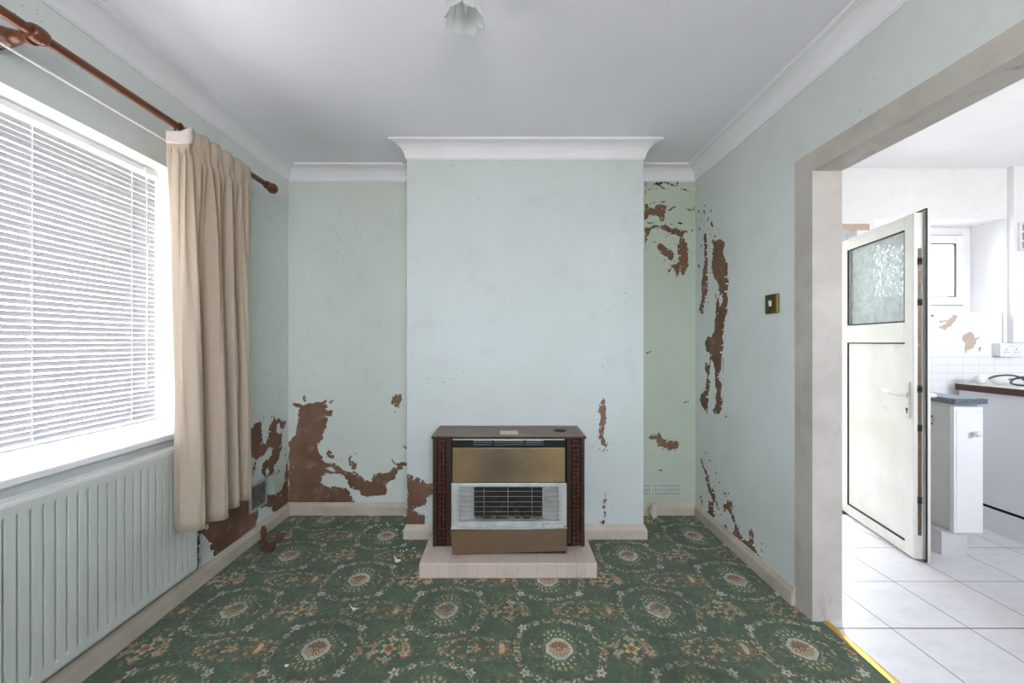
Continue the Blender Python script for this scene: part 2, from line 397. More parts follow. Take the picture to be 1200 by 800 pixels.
# ------------------------------------------------------------------ mesh helpers
class MB:
    def __init__(s): s.bm = bmesh.new()
    def poly(s, pts, mi=0):
        vs = [s.bm.verts.new(p) for p in pts]
        f = s.bm.faces.new(vs); f.material_index = mi; return f
    def box(s, x0, x1, y0, y1, z0, z1, mi=0, bev=0, seg=2):
        r = bmesh.ops.create_cube(s.bm, size=1)
        vs = r['verts']
        for v in vs:
            v.co = Vector(((x0 + x1) / 2 + v.co.x * (x1 - x0), (y0 + y1) / 2 + v.co.y * (y1 - y0), (z0 + z1) / 2 + v.co.z * (z1 - z0)))
        fs = set(f for v in vs for f in v.link_faces)
        for f in fs: f.material_index = mi
        if bev:
            es = list(set(e for v in vs for e in v.link_edges))
            r = bmesh.ops.bevel(s.bm, geom=es, offset=bev, segments=seg, profile=.6, affect='EDGES')
            for f in r['faces']: f.material_index = mi
        return s
    def tube(s, pts, r, n=10, mi=0, caps=True, closed=False):
        pts = [Vector(p) for p in pts]; rings = []
        m = len(pts)
        rad = r if isinstance(r, (list, tuple)) else [r] * m
        up = None
        for i, p in enumerate(pts):
            if closed: t = (pts[(i + 1) % m] - pts[i - 1]).normalized()
            else: t = (pts[min(i + 1, m - 1)] - pts[max(i - 1, 0)]).normalized()
            if up is None: up = t.orthogonal().normalized()
            up = (up - t * up.dot(t)).normalized(); w = t.cross(up)
            rings.append([s.bm.verts.new(p + (up * math.cos(2 * PI * k / n) + w * math.sin(2 * PI * k / n)) * rad[i]) for k in range(n)])
        for i in range(m if closed else m - 1):
            a, b = rings[i], rings[(i + 1) % m]
            for k in range(n):
                f = s.bm.faces.new((a[k], a[(k + 1) % n], b[(k + 1) % n], b[k])); f.smooth = True; f.material_index = mi
        if caps and not closed:
            s.bm.faces.new(rings[0][::-1]).material_index = mi; s.bm.faces.new(rings[-1]).material_index = mi
        return s
    def lathe(s, prof, origin, axis='Z', n=24, mi=0):
        """prof: (radius, distance along axis)"""
        O = Vector(origin)
        ax = {'X': Vector((1, 0, 0)), 'Y': Vector((0, 1, 0)), 'Z': Vector((0, 0, 1)), '-X': Vector((-1, 0, 0)), '-Y': Vector((0, -1, 0)), '-Z': Vector((0, 0, -1))}[axis]
        a = ax.orthogonal().normalized(); b = ax.cross(a)
        rings = [[s.bm.verts.new(O + ax * h + (a * math.cos(2 * PI * k / n) + b * math.sin(2 * PI * k / n)) * max(r, 1e-5)) for k in range(n)] for r, h in prof]
        for A, B in zip(rings, rings[1:]):
            for k in range(n):
                f = s.bm.faces.new((A[k], A[(k + 1) % n], B[(k + 1) % n], B[k])); f.smooth = True; f.material_index = mi
        s.bm.faces.new(rings[0][::-1]).material_index = mi; s.bm.faces.new(rings[-1]).material_index = mi
        return s
    def prism(s, pts, d, mi=0):
        """polygon (3-D points) pushed along vector d"""
        d = Vector(d); a = [s.bm.verts.new(p) for p in pts]; b = [s.bm.verts.new(Vector(p) + d) for p in pts]
        n = len(a)
        fs = [s.bm.faces.new(a[::-1]), s.bm.faces.new(b)] + [s.bm.faces.new((a[i], a[(i + 1) % n], b[(i + 1) % n], b[i])) for i in range(n)]
        for f in fs: f.material_index = mi
        return s
    def grid(s, P, mi=0, smooth=True):
        V = [[s.bm.verts.new(p) for p in row] for row in P]
        for i in range(len(V) - 1):
            for j in range(len(V[0]) - 1):
                f = s.bm.faces.new((V[i][j], V[i][j + 1], V[i + 1][j + 1], V[i + 1][j])); f.smooth = smooth; f.material_index = mi
        return s
    def xform(s, mat):
        s.bm.transform(mat); return s
    def build(s, name, mats, parent=None, origin=None, fix=True):
        if not isinstance(mats, (list, tuple)): mats = [mats]
        if fix: bmesh.ops.recalc_face_normals(s.bm, faces=s.bm.faces)
        if origin is not None: s.bm.transform(Matrix.Translation(-Vector(origin)))
        me = bpy.data.meshes.new(name); s.bm.to_mesh(me); s.bm.free()
        for m in mats: me.materials.append(m)
        o = bpy.data.objects.new(name, me); COL.objects.link(o)
        if origin is not None: o.location = origin
        if parent: o.parent = parent; o.matrix_parent_inverse = Matrix.Identity(4)
        return o

def tag(o, label=None, cat=None, group=None, kind=None):
    for k, v in (('label', label), ('category', cat), ('group', group), ('kind', kind)):
        if v: o[k] = v
    return o
def thing(name, loc, label, cat, group=None):
    o = bpy.data.objects.new(name, None); COL.objects.link(o); o.location = loc; o.empty_display_size = .05
    return tag(o, label, cat, group)
def struct(o): o['kind'] = 'structure'; return o
def solidify(o, t, offset=0):
    md = o.modifiers.new('thickness', 'SOLIDIFY'); md.thickness = t; md.offset = offset; return o
# part(): geometry authored in world space, put under a thing at its own place
def part(mb, name, mats, root, fix=True):
    return mb.xform(Matrix.Translation(-world_loc(root))).build(name, mats, root, fix=fix)
def world_loc(o):
    v = Vector(o.location)
    while o.parent: o = o.parent; v += Vector(o.location)
    return v
SKY, EXPO = 19.0, 0.42
FLAKES = [(-0.847, 2.578, 0.0083), (-0.765, 2.569, 0.0083), (-0.789, 2.506, 0.0043), (-0.893, 2.508, 0.0044), (-0.696, 2.508, 0.011), (-0.673, 2.437, 0.0073), (-0.69, 2.349, 0.007), (-0.605, 2.26, 0.0054), (-0.584, 2.253, 0.0067), (-0.57, 2.267, 0.0067), (-0.532, 2.291, 0.0066), (-0.497, 2.21, 0.0047), (-0.526, 2.211, 0.0059), (-0.563, 2.178, 0.0058), (-0.781, 2.605, 0.0073), (-0.679, 2.59, 0.0085), (-0.649, 2.537, 0.0083), (-0.652, 2.497, 0.0064), (-0.518, 2.249, 0.006), (-0.539, 2.286, 0.0052), (-0.821, 2.549, 0.0042), (-0.874, 2.458, 0.0041), (-0.636, 2.56, 0.0061), (-0.474, 2.204, 0.0054), (-0.541, 2.08, 0.0057)]
PATCHES = {
 'BACK': [
  (1, [(-1.5057, 0.7476), (-1.4515, 0.7652), (-1.4002, 0.7476), (-1.3416, 0.7622), (-1.305, 0.774), (-1.2757, 0.7696), (-1.2538, 0.7842), (-1.2391, 0.7886), (-1.242, 0.7652), (-1.2362, 0.711), (-1.1952, 0.7154), (-1.1952, 0.6744), (-1.2318, 0.667), (-1.2362, 0.6231), (-1.2567, 0.5689), (-1.2611, 0.5279), (-1.283, 0.4986), (-1.2977, 0.4473), (-1.283, 0.4107), (-1.2611, 0.3668), (-1.2098, 0.3595), (-1.1512, 0.3302), (-1.1, 0.2936), (-1.0707, 0.2906), (-1.0414, 0.2936), (-1.0048, 0.2643), (-0.9608, 0.235), (-0.9315, 0.2203), (-0.914, 0.2789), (-0.8729, 0.2862), (-0.8144, 0.2862), (-0.7924, 0.3155), (-0.7558, 0.3302), (-0.7924, 0.3668), (-0.788, 0.3888), (-0.7631, 0.3551), (-0.7265, 0.3595), (-0.6899, 0.3639), (-0.6869, 0.3375), (-0.7118, 0.3228), (-0.7484, 0.3009), (-0.7631, 0.2643), (-0.7777, 0.235), (-0.8144, 0.2203), (-0.829, 0.191), (-0.8261, 0.1398), (-0.8729, 0.1324), (-0.9169, 0.1251), (-0.9608, 0.1178), (-1.0048, 0.1324), (-1.0121, 0.1617), (-1.0487, 0.1691), (-1.0853, 0.1983), (-1.0926, 0.235), (-1.1146, 0.2643), (-1.1659, 0.276), (-1.2098, 0.276), (-1.2611, 0.2672), (-1.2713, 0.235), (-1.2611, 0.1983), (-1.2171, 0.1837), (-1.1732, 0.194), (-1.1073, 0.1837), (-1.078, 0.1544), (-1.0633, 0.1178), (-1.0414, 0.0592), (-1.1366, 0.0372), (-1.2538, 0.0372), (-1.327, 0.0372), (-1.5057, 0.01), (-1.5027, 0.4693), (-1.4837, 0.5133), (-1.4661, 0.5352), (-1.4412, 0.6085), (-1.4324, 0.6744), (-1.4222, 0.733), (-1.4808, 0.7505)]),
  (1, [(-1.2362, 0.4371), (-1.2171, 0.44), (-1.1805, 0.4034), (-1.1878, 0.3814), (-1.2171, 0.3888), (-1.242, 0.4107)]),
  (1, [(-1.4002, 0.8179), (-1.3914, 0.8208), (-1.3783, 0.7842), (-1.3739, 0.771), (-1.4002, 0.7769)]),
  (1, [(-1.078, 0.4107), (-1.0677, 0.4078), (-1.0707, 0.3668), (-1.0267, 0.3492), (-1.0341, 0.3111), (-1.056, 0.3082), (-1.0853, 0.3404), (-1.0882, 0.3595)]),
  (1, [(-0.7924, 0.7989), (-0.7631, 0.8282), (-0.7265, 0.8238), (-0.7192, 0.7915), (-0.7382, 0.733), (-0.7704, 0.7403), (-0.7968, 0.7622)]),
  (1, [(-0.7777, 0.7066), (-0.7587, 0.711), (-0.7587, 0.6919)]),
  (1, [(-0.7235, 0.4766), (-0.6855, 0.462), (-0.6884, 0.4473), (-0.7118, 0.4547)]),
  (1, [(-1.2201, 0.7652), (-1.1952, 0.7871), (-1.1864, 0.7798), (-1.2127, 0.7593)]),
  (0, [(-1.2464, 0.3155), (-1.1952, 0.3228), (-1.1732, 0.3009), (-1.2245, 0.3053)]),
  (1, [(0.9406, 2.128), (0.9673, 2.1311), (0.9755, 2.1024), (1.0114, 2.1045), (1.0267, 2.125), (1.0575, 2.128), (1.0934, 2.1178), (1.0903, 2.087), (1.078, 2.0614), (1.0729, 2.0101), (1.0554, 2.0101), (1.0472, 2.0358), (1.0216, 2.0563), (0.9755, 2.0593), (0.9601, 2.0255), (0.9406, 2.0204)]),
  (1, [(0.9406, 1.9589), (0.9652, 1.9712), (1.0165, 1.9876), (1.0678, 1.9835), (1.1088, 1.9794), (1.1344, 1.9609), (1.16, 1.9691), (1.1908, 1.9507), (1.2369, 1.9486), (1.24, 1.9332), (1.2113, 1.923), (1.2041, 1.8973), (1.2215, 1.8922), (1.2421, 1.8615), (1.2339, 1.8461), (1.2441, 1.7846), (1.2441, 1.7435), (1.2369, 1.6923), (1.2215, 1.6513), (1.201, 1.6359), (1.1908, 1.6923), (1.1826, 1.641), (1.1652, 1.6287), (1.16, 1.6615), (1.1477, 1.6923), (1.1139, 1.7025), (1.1416, 1.7179), (1.1652, 1.7179), (1.1857, 1.7333), (1.1826, 1.7743), (1.1703, 1.8051), (1.1703, 1.8461), (1.1826, 1.8666), (1.1826, 1.9076), (1.16, 1.923), (1.1344, 1.923), (1.1036, 1.9384), (1.0678, 1.9537), (1.0267, 1.9671), (0.9909, 1.964), (0.9806, 1.9384), (0.9601, 1.9076), (0.955, 1.8666), (0.9498, 1.8204), (0.9406, 1.8153)]),
  (1, [(1.0319, 1.8563), (1.0524, 1.8615), (1.0831, 1.8409), (1.1088, 1.8204), (1.1375, 1.8051), (1.1446, 1.7743), (1.1344, 1.7384), (1.1088, 1.7435), (1.1006, 1.7692), (1.0678, 1.7846), (1.0524, 1.7999), (1.039, 1.8204)]),
  (1, [(1.1036, 1.6738), (1.1313, 1.6872), (1.1241, 1.6666), (1.1108, 1.6636)]),
  (2, [(0.9909, 2.2583), (1.0267, 2.2818), (1.0472, 2.2767), (1.0678, 2.2839), (1.1241, 2.2716), (1.1652, 2.2542), (1.1241, 2.2593), (1.0678, 2.2695), (1.0472, 2.2644), (1.0678, 2.2459), (1.119, 2.2306), (1.0678, 2.2367), (1.0421, 2.2542), (1.0165, 2.2644)]),
  (2, [(1.1959, 2.2377), (1.2318, 2.2326), (1.2728, 2.209), (1.2318, 2.2193)]),
  (2, [(1.0985, 2.0798), (1.1344, 2.1096), (1.1652, 2.1168), (1.1344, 2.0963)]),
  (2, [(1.2113, 2.1075), (1.2523, 2.1004), (1.2749, 2.087), (1.2882, 2.1127), (1.2831, 2.0798), (1.2421, 2.0881)]),
  (2, [(0.9498, 2.006), (1.0165, 2.0071), (1.0185, 1.9999), (0.9857, 1.9958)]),
  (2, [(0.9478, 2.287), (0.957, 2.287), (0.955, 2.2357), (0.9498, 2.1947)]),
  (2, [(1.1682, 2.2818), (1.1764, 2.2849), (1.1744, 2.2511), (1.1682, 2.2562)]),
  (2, [(0.9652, 2.2306), (1.0319, 2.2408), (1.0288, 2.2336), (0.9755, 2.2234)]),
  (2, [(1.0524, 2.1485), (1.0862, 2.1557), (1.0862, 2.1414), (1.0626, 2.1352)]),
  (2, [(1.0934, 1.9158), (1.1067, 1.9178), (1.1016, 1.9076)]),
  (2, [(1.0042, 1.8717), (1.0185, 1.8789), (1.0165, 1.8584)]),
  (2, [(1.1477, 1.8615), (1.16, 1.8584), (1.1539, 1.8481)]),
  (2, [(1.2472, 1.7969), (1.2728, 1.7989), (1.2626, 1.7917)]),
  (2, [(0.9755, 2.2952), (1.037, 2.2972), (1.119, 2.2911), (1.0575, 2.287)]),
  (2, [(1.0011, 2.1485), (1.0216, 2.1383), (1.0114, 2.1311)]),
  (2, [(1.2677, 1.964), (1.28, 1.9486), (1.2687, 1.9363)]),
  (2, [(1.1652, 2.005), (1.2113, 1.9999), (1.201, 1.9917)]),
  (2, [(1.2626, 1.9999), (1.2831, 2.005), (1.2749, 1.9917)]),
  (2, [(1.078, 1.7487), (1.0883, 1.7538), (1.0862, 1.7353)]),
  (2, [(1.1139, 1.9947), (1.1395, 1.9978), (1.1293, 1.9876)]),
  (2, [(0.9734, 0.5301), (0.9982, 0.5549), (1.0305, 0.5396)]),
  (1, [(0.9734, 0.5301), (1.0077, 0.5472), (1.0305, 0.5434), (1.0362, 0.5682), (1.0553, 0.5492), (1.0934, 0.5111), (1.141, 0.5054), (1.179, 0.5016), (1.1752, 0.454), (1.1219, 0.4406), (1.0743, 0.4635), (1.0362, 0.4635), (1.0267, 0.5168), (0.9886, 0.5073)]),
  (2, [(1.1943, 0.7681), (1.2362, 0.7795), (1.2552, 0.7719), (1.2267, 0.7643)]),
  (2, [(1.0362, 0.3054), (1.0781, 0.3073), (1.0553, 0.2959)]),
  (2, [(0.9544, 1.1108), (0.9886, 1.1242), (0.9963, 1.1166), (0.9696, 1.1032)]),
 ],
 'BREAST': [
  (1, [(-0.6082, 0.3881), (-0.5811, 0.3817), (-0.5618, 0.3649), (-0.536, 0.3688), (-0.5167, 0.3598), (-0.5, 0.343), (-0.4948, 0.334), (-0.4394, 0.3366), (-0.4394, 0.2657), (-0.4561, 0.2592), (-0.4845, 0.2438), (-0.4922, 0.2013), (-0.5167, 0.1922), (-0.536, 0.1845), (-0.5618, 0.1755), (-0.5515, 0.1626), (-0.536, 0.1497), (-0.5283, 0.1355), (-0.5167, 0.1471), (-0.5, 0.1433), (-0.4974, 0.0531), (-0.536, 0.01), (-0.6082, 0.01)]),
  (1, [(0.5747, 0.8455), (0.5798, 0.8546), (0.5914, 0.8391), (0.6043, 0.7876), (0.5979, 0.7618), (0.603, 0.7231), (0.5914, 0.6587), (0.585, 0.6072), (0.6082, 0.5556), (0.585, 0.5144), (0.5773, 0.5234), (0.5914, 0.5556), (0.5747, 0.5621), (0.5528, 0.6007), (0.5618, 0.6265), (0.5592, 0.6716), (0.5644, 0.7167), (0.5489, 0.7618), (0.5515, 0.8069), (0.5657, 0.8004)]),
  (1, [(0.5876, 0.2721), (0.6005, 0.2721), (0.6043, 0.227), (0.5914, 0.1755), (0.5747, 0.1819), (0.585, 0.227)]),
  (2, [(0.585, 0.1691), (0.5979, 0.1562), (0.5953, 0.124), (0.5824, 0.1304)]),
  (2, [(0.5528, 0.1046), (0.5721, 0.0982), (0.5914, 0.1098), (0.5914, 0.0853), (0.5721, 0.0801)]),
  (3, [(0.759, 0.4976), (0.7809, 0.4461), (0.7705, 0.4551)]),
 ],
 'LEFT': [
  (1, [(2.3418, 0.6887), (2.3908, 0.7006), (2.4344, 0.7055), (2.4448, 0.6805), (2.4418, 0.6354), (2.4493, 0.5786), (2.4797, 0.5478), (2.5029, 0.584), (2.5187, 0.6558), (2.5557, 0.6767), (2.5622, 0.709), (2.5754, 0.692), (2.6261, 0.6823), (2.6522, 0.6624), (2.7188, 0.6441), (2.6969, 0.6131), (2.6699, 0.6038), (2.661, 0.546), (2.661, 0.4761), (2.6261, 0.4264), (2.6005, 0.3949), (2.5671, 0.3762), (2.5754, 0.3156), (2.5108, 0.3093), (2.4797, 0.3202), (2.4568, 0.3558), (2.4344, 0.4181), (2.4568, 0.4432), (2.5108, 0.4457), (2.5427, 0.4696), (2.5459, 0.5021), (2.5187, 0.5189), (2.4951, 0.5064), (2.4797, 0.4921), (2.4344, 0.4819), (2.3766, 0.4809), (2.3556, 0.5048), (2.3081, 0.5185), (2.3081, 0.6915)]),
  (0, [(2.6005, 0.5995), (2.6124, 0.6458), (2.6347, 0.6461), (2.6434, 0.6096), (2.6788, 0.6069), (2.6522, 0.5779)]),
  (0, [(2.4874, 0.3501), (2.4797, 0.3852), (2.5029, 0.3964), (2.5187, 0.3679), (2.5029, 0.3495)]),
  (1, [(2.3556, 0.4606), (2.3837, 0.4698), (2.3766, 0.4363), (2.3626, 0.3876)]),
  (1, [(2.4797, 0.2272), (2.5508, 0.2093), (2.6175, 0.1984), (2.661, 0.2069), (2.6842, 0.2386), (2.6932, 0.296), (2.7115, 0.3509), (2.7356, 0.3947), (2.7525, 0.4001), (2.762, 0.01), (2.5589, 0.0623), (2.5557, 0.102), (2.5346, 0.1376), (2.4951, 0.1446), (2.4197, 0.1734), (2.3908, 0.2168), (2.4344, 0.2356)]),
  (2, [(2.5921, 0.3877), (2.6175, 0.375), (2.6056, 0.364)]),
  (2, [(2.6124, 0.3521), (2.6347, 0.337), (2.6226, 0.3242)]),
  (2, [(2.6878, 0.4337), (2.7188, 0.4148), (2.6969, 0.411)]),
  (2, [(2.6788, 0.4664), (2.7115, 0.4677), (2.7005, 0.4535)]),
  (1, [(1.9311, 0.2773), (1.9378, 0.3364), (2.1131, 0.3499), (2.3043, 0.2865), (2.3282, 0.1961), (2.3827, 0.173), (2.4083, 0.1879), (2.4052, 0.1312), (2.3847, 0.0764), (2.4031, 0.0485), (2.3043, 0.0275), (2.1537, 0.034), (2.0664, 0.031), (2.04, 0.0731), (2.0363, 0.1078), (2.0144, 0.141), (2.0108, 0.1698), (2.0, 0.1913), (1.9719, 0.2264), (1.9547, 0.2452), (1.9445, 0.2293), (1.9479, 0.2016), (1.9378, 0.1911), (1.9458, 0.1766), (1.9378, 0.1497), (1.9445, 0.1044), (1.9378, 0.077), (1.9218, 0.0862), (1.9218, 0.2817)]),
  (0, [(1.9547, 0.2609), (1.9649, 0.285), (1.9753, 0.2749), (1.9684, 0.2571)]),
  (0, [(1.9858, 0.2515), (1.9823, 0.2691), (2.0057, 0.2716), (2.0072, 0.2522), (1.9929, 0.2455)]),
 ],
 'RIGHT': [
  (1, [(2.6194, 1.8951), (2.5939, 1.8931), (2.5803, 1.8362), (2.5746, 1.7962), (2.5803, 1.7395), (2.5746, 1.6707), (2.5746, 1.6129), (2.5707, 1.5448), (2.5842, 1.4885), (2.5997, 1.4514), (2.6294, 1.4347), (2.6135, 1.4038), (2.6254, 1.3655), (2.6598, 1.3728), (2.6866, 1.3998), (2.6742, 1.4389), (2.6536, 1.4668), (2.6536, 1.5762), (2.6394, 1.6533), (2.6135, 1.7172), (2.6095, 1.8044)]),
  (1, [(2.5238, 1.8173), (2.5055, 1.8315), (2.4697, 1.8084), (2.4349, 1.8133), (2.401, 1.8001), (2.3681, 1.7651), (2.3845, 1.7065), (2.352, 1.6642), (2.3361, 1.6172), (2.3393, 1.5652), (2.3282, 1.5198), (2.344, 1.4693), (2.3361, 1.4246), (2.344, 1.3727), (2.3393, 1.3874), (2.36, 1.3361), (2.3763, 1.2926), (2.3894, 1.2305), (2.3845, 1.1678), (2.401, 1.1227), (2.4094, 1.0322), (2.4263, 0.9947), (2.4349, 0.9484), (2.401, 0.9248), (2.4094, 0.8516), (2.3894, 0.8275), (2.401, 0.7808), (2.4349, 0.7431), (2.4964, 0.7366), (2.5146, 0.7522), (2.4697, 0.8062), (2.4644, 0.8717), (2.4785, 0.9163), (2.4875, 0.9806), (2.4964, 1.0266), (2.5055, 1.0636), (2.533, 1.0717), (2.5368, 1.024), (2.5424, 0.9856), (2.5612, 0.9649), (2.533, 0.9293), (2.5517, 0.8701), (2.5555, 0.8121), (2.5707, 0.781), (2.5746, 0.7129), (2.59, 0.7391), (2.67, 0.7753), (2.6659, 0.8159), (2.6194, 0.8616), (2.59, 0.9138), (2.5746, 0.9734), (2.6095, 1.0096), (2.59, 1.0546), (2.5555, 1.042), (2.5424, 1.0904), (2.5612, 1.1184), (2.5997, 1.1369), (2.6095, 1.1758), (2.5803, 1.2146), (2.5146, 1.2233), (2.4875, 1.2509), (2.4697, 1.343), (2.4697, 1.3985), (2.4697, 1.4104), (2.4521, 1.4456), (2.4263, 1.4883), (2.4349, 1.5259), (2.4697, 1.5677), (2.4964, 1.5906), (2.5146, 1.6312), (2.5238, 1.6896), (2.5146, 1.7443), (2.5, 1.7785)]),
  (0, [(2.4263, 1.3974), (2.4349, 1.4438), (2.401, 1.4762), (2.3894, 1.439), (2.4094, 1.414)]),
  (2, [(2.6294, 2.0604), (2.6056, 2.0427), (2.5997, 2.0262), (2.6135, 2.0189)]),
  (2, [(2.5746, 1.965), (2.5555, 1.988), (2.5517, 1.9677)]),
  (2, [(2.5238, 1.9544), (2.5, 1.9144), (2.5055, 1.8972), (2.5293, 1.9276)]),
  (2, [(2.548, 1.9188), (2.5238, 1.8504), (2.5368, 1.868)]),
  (2, [(2.4349, 1.8653), (2.4212, 1.8506), (2.4297, 1.8366)]),
  (2, [(2.4964, 1.8478), (2.4697, 1.85), (2.4821, 1.8301)]),
  (2, [(2.67, 2.0089), (2.6394, 2.0044), (2.6455, 1.9914)]),
  (2, [(2.6908, 1.9497), (2.6659, 1.9527), (2.6742, 1.93)]),
  (2, [(2.6194, 2.0816), (2.5997, 2.0798), (2.6056, 2.0711)]),
  (2, [(2.7013, 2.0742), (2.6804, 2.0723), (2.6866, 2.0543)]),
  (2, [(2.5368, 2.0201), (2.5219, 2.0247), (2.5256, 2.007)]),
  (2, [(2.67, 1.8388), (2.6455, 1.8348), (2.6455, 1.813), (2.6618, 1.8148)]),
  (2, [(2.7077, 1.7059), (2.6804, 1.7057), (2.6866, 1.6717)]),
  (2, [(2.5803, 1.4494), (2.5555, 1.4421), (2.5707, 1.4244)]),
  (2, [(2.4875, 1.4866), (2.4644, 1.4746), (2.4697, 1.4474)]),
  (3, [(2.3845, 1.2304), (2.3552, 1.221), (2.3633, 1.1946), (2.373, 1.1991), (2.3633, 1.2167)]),
  (3, [(2.4061, 1.0865), (2.3763, 1.0833), (2.3845, 0.9936), (2.3977, 0.997), (2.3894, 1.0514)]),
  (2, [(2.3681, 0.7491), (2.3361, 0.748), (2.3568, 0.7388)]),
  (1, [(2.67, 0.4059), (2.6394, 0.4), (2.6095, 0.36), (2.5803, 0.3402), (2.5612, 0.3081), (2.5424, 0.2622), (2.4964, 0.2649), (2.4785, 0.2065), (2.4435, 0.1837), (2.4263, 0.1544), (2.4521, 0.1526), (2.4875, 0.1843), (2.4964, 0.1526), (2.4785, 0.1136), (2.4875, 0.0724), (2.533, 0.0567), (2.59, 0.0653), (2.5612, 0.1066), (2.5612, 0.1737), (2.533, 0.1659), (2.5146, 0.1828), (2.5424, 0.2098), (2.5669, 0.2388), (2.59, 0.2788), (2.5997, 0.3144), (2.6394, 0.3604)]),
  (1, [(2.6804, 0.1567), (2.6496, 0.1586), (2.6394, 0.1131), (2.6394, 0.0834), (2.6598, 0.0949)]),
  (1, [(2.3845, 0.2169), (2.352, 0.2345), (2.3361, 0.2584), (2.3049, 0.2665), (2.2821, 0.2414), (2.2973, 0.2093), (2.2671, 0.1881), (2.2524, 0.1609), (2.2234, 0.1408), (2.1951, 0.1129), (2.1541, 0.1088), (2.1341, 0.1148), (2.1341, 0.1828), (2.1145, 0.1999), (2.0953, 0.1853), (2.0953, 0.1461), (2.0827, 0.1055), (2.0397, 0.0743), (2.0764, 0.0387), (2.1541, 0.0361), (2.2234, 0.0491), (2.3127, 0.0554), (2.2897, 0.0924), (2.2671, 0.1287), (2.2973, 0.1662), (2.3204, 0.1907), (2.352, 0.1948), (2.36, 0.1737), (2.3845, 0.1722)]),
  (1, [(2.3681, 0.1081), (2.3282, 0.074), (2.344, 0.0576), (2.401, 0.0661)]),
  (1, [(2.0397, 0.1355), (2.01, 0.1206), (2.0159, 0.1062), (2.0337, 0.1233)]),
  (2, [(2.6194, 0.4599), (2.5939, 0.4719), (2.59, 0.4535)]),
  (2, [(2.5612, 0.4329), (2.5293, 0.4328), (2.548, 0.4158)]),
  (2, [(2.4964, 0.4052), (2.475, 0.4119), (2.4821, 0.3957)]),
  (2, [(2.4964, 0.3537), (2.4697, 0.3765), (2.4521, 0.3685)]),
  (2, [(2.4521, 0.3272), (2.4263, 0.3317), (2.4332, 0.3156)]),
  (2, [(2.44, 0.2994), (2.4263, 0.2908), (2.4332, 0.2791)]),
  (2, [(2.3927, 0.2763), (2.352, 0.3006), (2.3681, 0.2768)]),
  (2, [(2.3361, 0.3066), (2.3189, 0.3044), (2.3314, 0.2909)]),
  (2, [(2.2746, 0.2616), (2.2597, 0.2591), (2.2701, 0.2421)]),
  (2, [(2.2306, 0.1558), (2.212, 0.161), (2.2234, 0.1474)]),
  (2, [(2.4821, 0.3911), (2.4574, 0.3916), (2.4697, 0.3765)]),
  (2, [(2.373, 0.266), (2.3472, 0.2804), (2.3568, 0.2652)]),
  (2, [(2.5707, 0.3289), (2.5442, 0.3282), (2.5555, 0.3082)]),
  (2, [(2.184, 0.21), (2.1772, 0.2115), (2.1813, 0.1973)]),
  (2, [(2.4263, 0.1316), (2.401, 0.1471), (2.4128, 0.1285)]),
  (2, [(2.4875, 0.3381), (2.4644, 0.3395), (2.4785, 0.3253)]),
 ],
 'KITCHEN': [
  (1, [(2.9586, 1.2894), (3.0004, 1.3033), (3.0213, 1.3312), (3.0421, 1.3451), (3.063, 1.3729), (3.095, 1.3729), (3.0769, 1.3242), (3.0561, 1.2894), (3.0004, 1.2644), (2.9795, 1.2755)]),
  (1, [(2.9656, 1.3242), (2.9795, 1.3312), (3.0282, 1.3451), (3.0213, 1.3284), (2.9726, 1.3145)]),
  (1, [(3.1256, 1.2129), (3.1743, 1.2546), (3.223, 1.2059), (3.2509, 1.2198), (3.2091, 1.1642), (3.1423, 1.1016), (3.1326, 1.1016), (3.1465, 1.1781)]),
  (2, [(3.2439, 1.1503), (3.2537, 1.1475), (3.2509, 1.1155), (3.2425, 1.1224)]),
  (2, [(2.9099, 1.3729), (2.9308, 1.366), (2.9239, 1.352)]),
 ],
}
# ------------------------------------------------------------------ walls with peeled paint
def pip(x, y, P):
    c = False; j = len(P) - 1
    for i in range(len(P)):
        xi, yi = P[i]; xj, yj = P[j]
        if (yi > y) != (yj > y) and x < (xj - xi) * (y - yi) / (yj - yi) + xi: c = not c
        j = i
    return c

def jag(P, rnd, amp=.2, seg=.007):
    def sub(a, b):
        d = math.hypot(b[0] - a[0], b[1] - a[1])
        if d < seg: return [a]
        k = rnd.uniform(-amp, amp) * min(d, .05); t = rnd.uniform(.38, .62)
        m = (a[0] + (b[0] - a[0]) * t - (b[1] - a[1]) / d * k, a[1] + (b[1] - a[1]) * t + (b[0] - a[0]) / d * k)
        return sub(a, m) + sub(m, b)
    o = []
    for i in range(len(P)): o += sub(P[i], P[(i + 1) % len(P)])
    return o

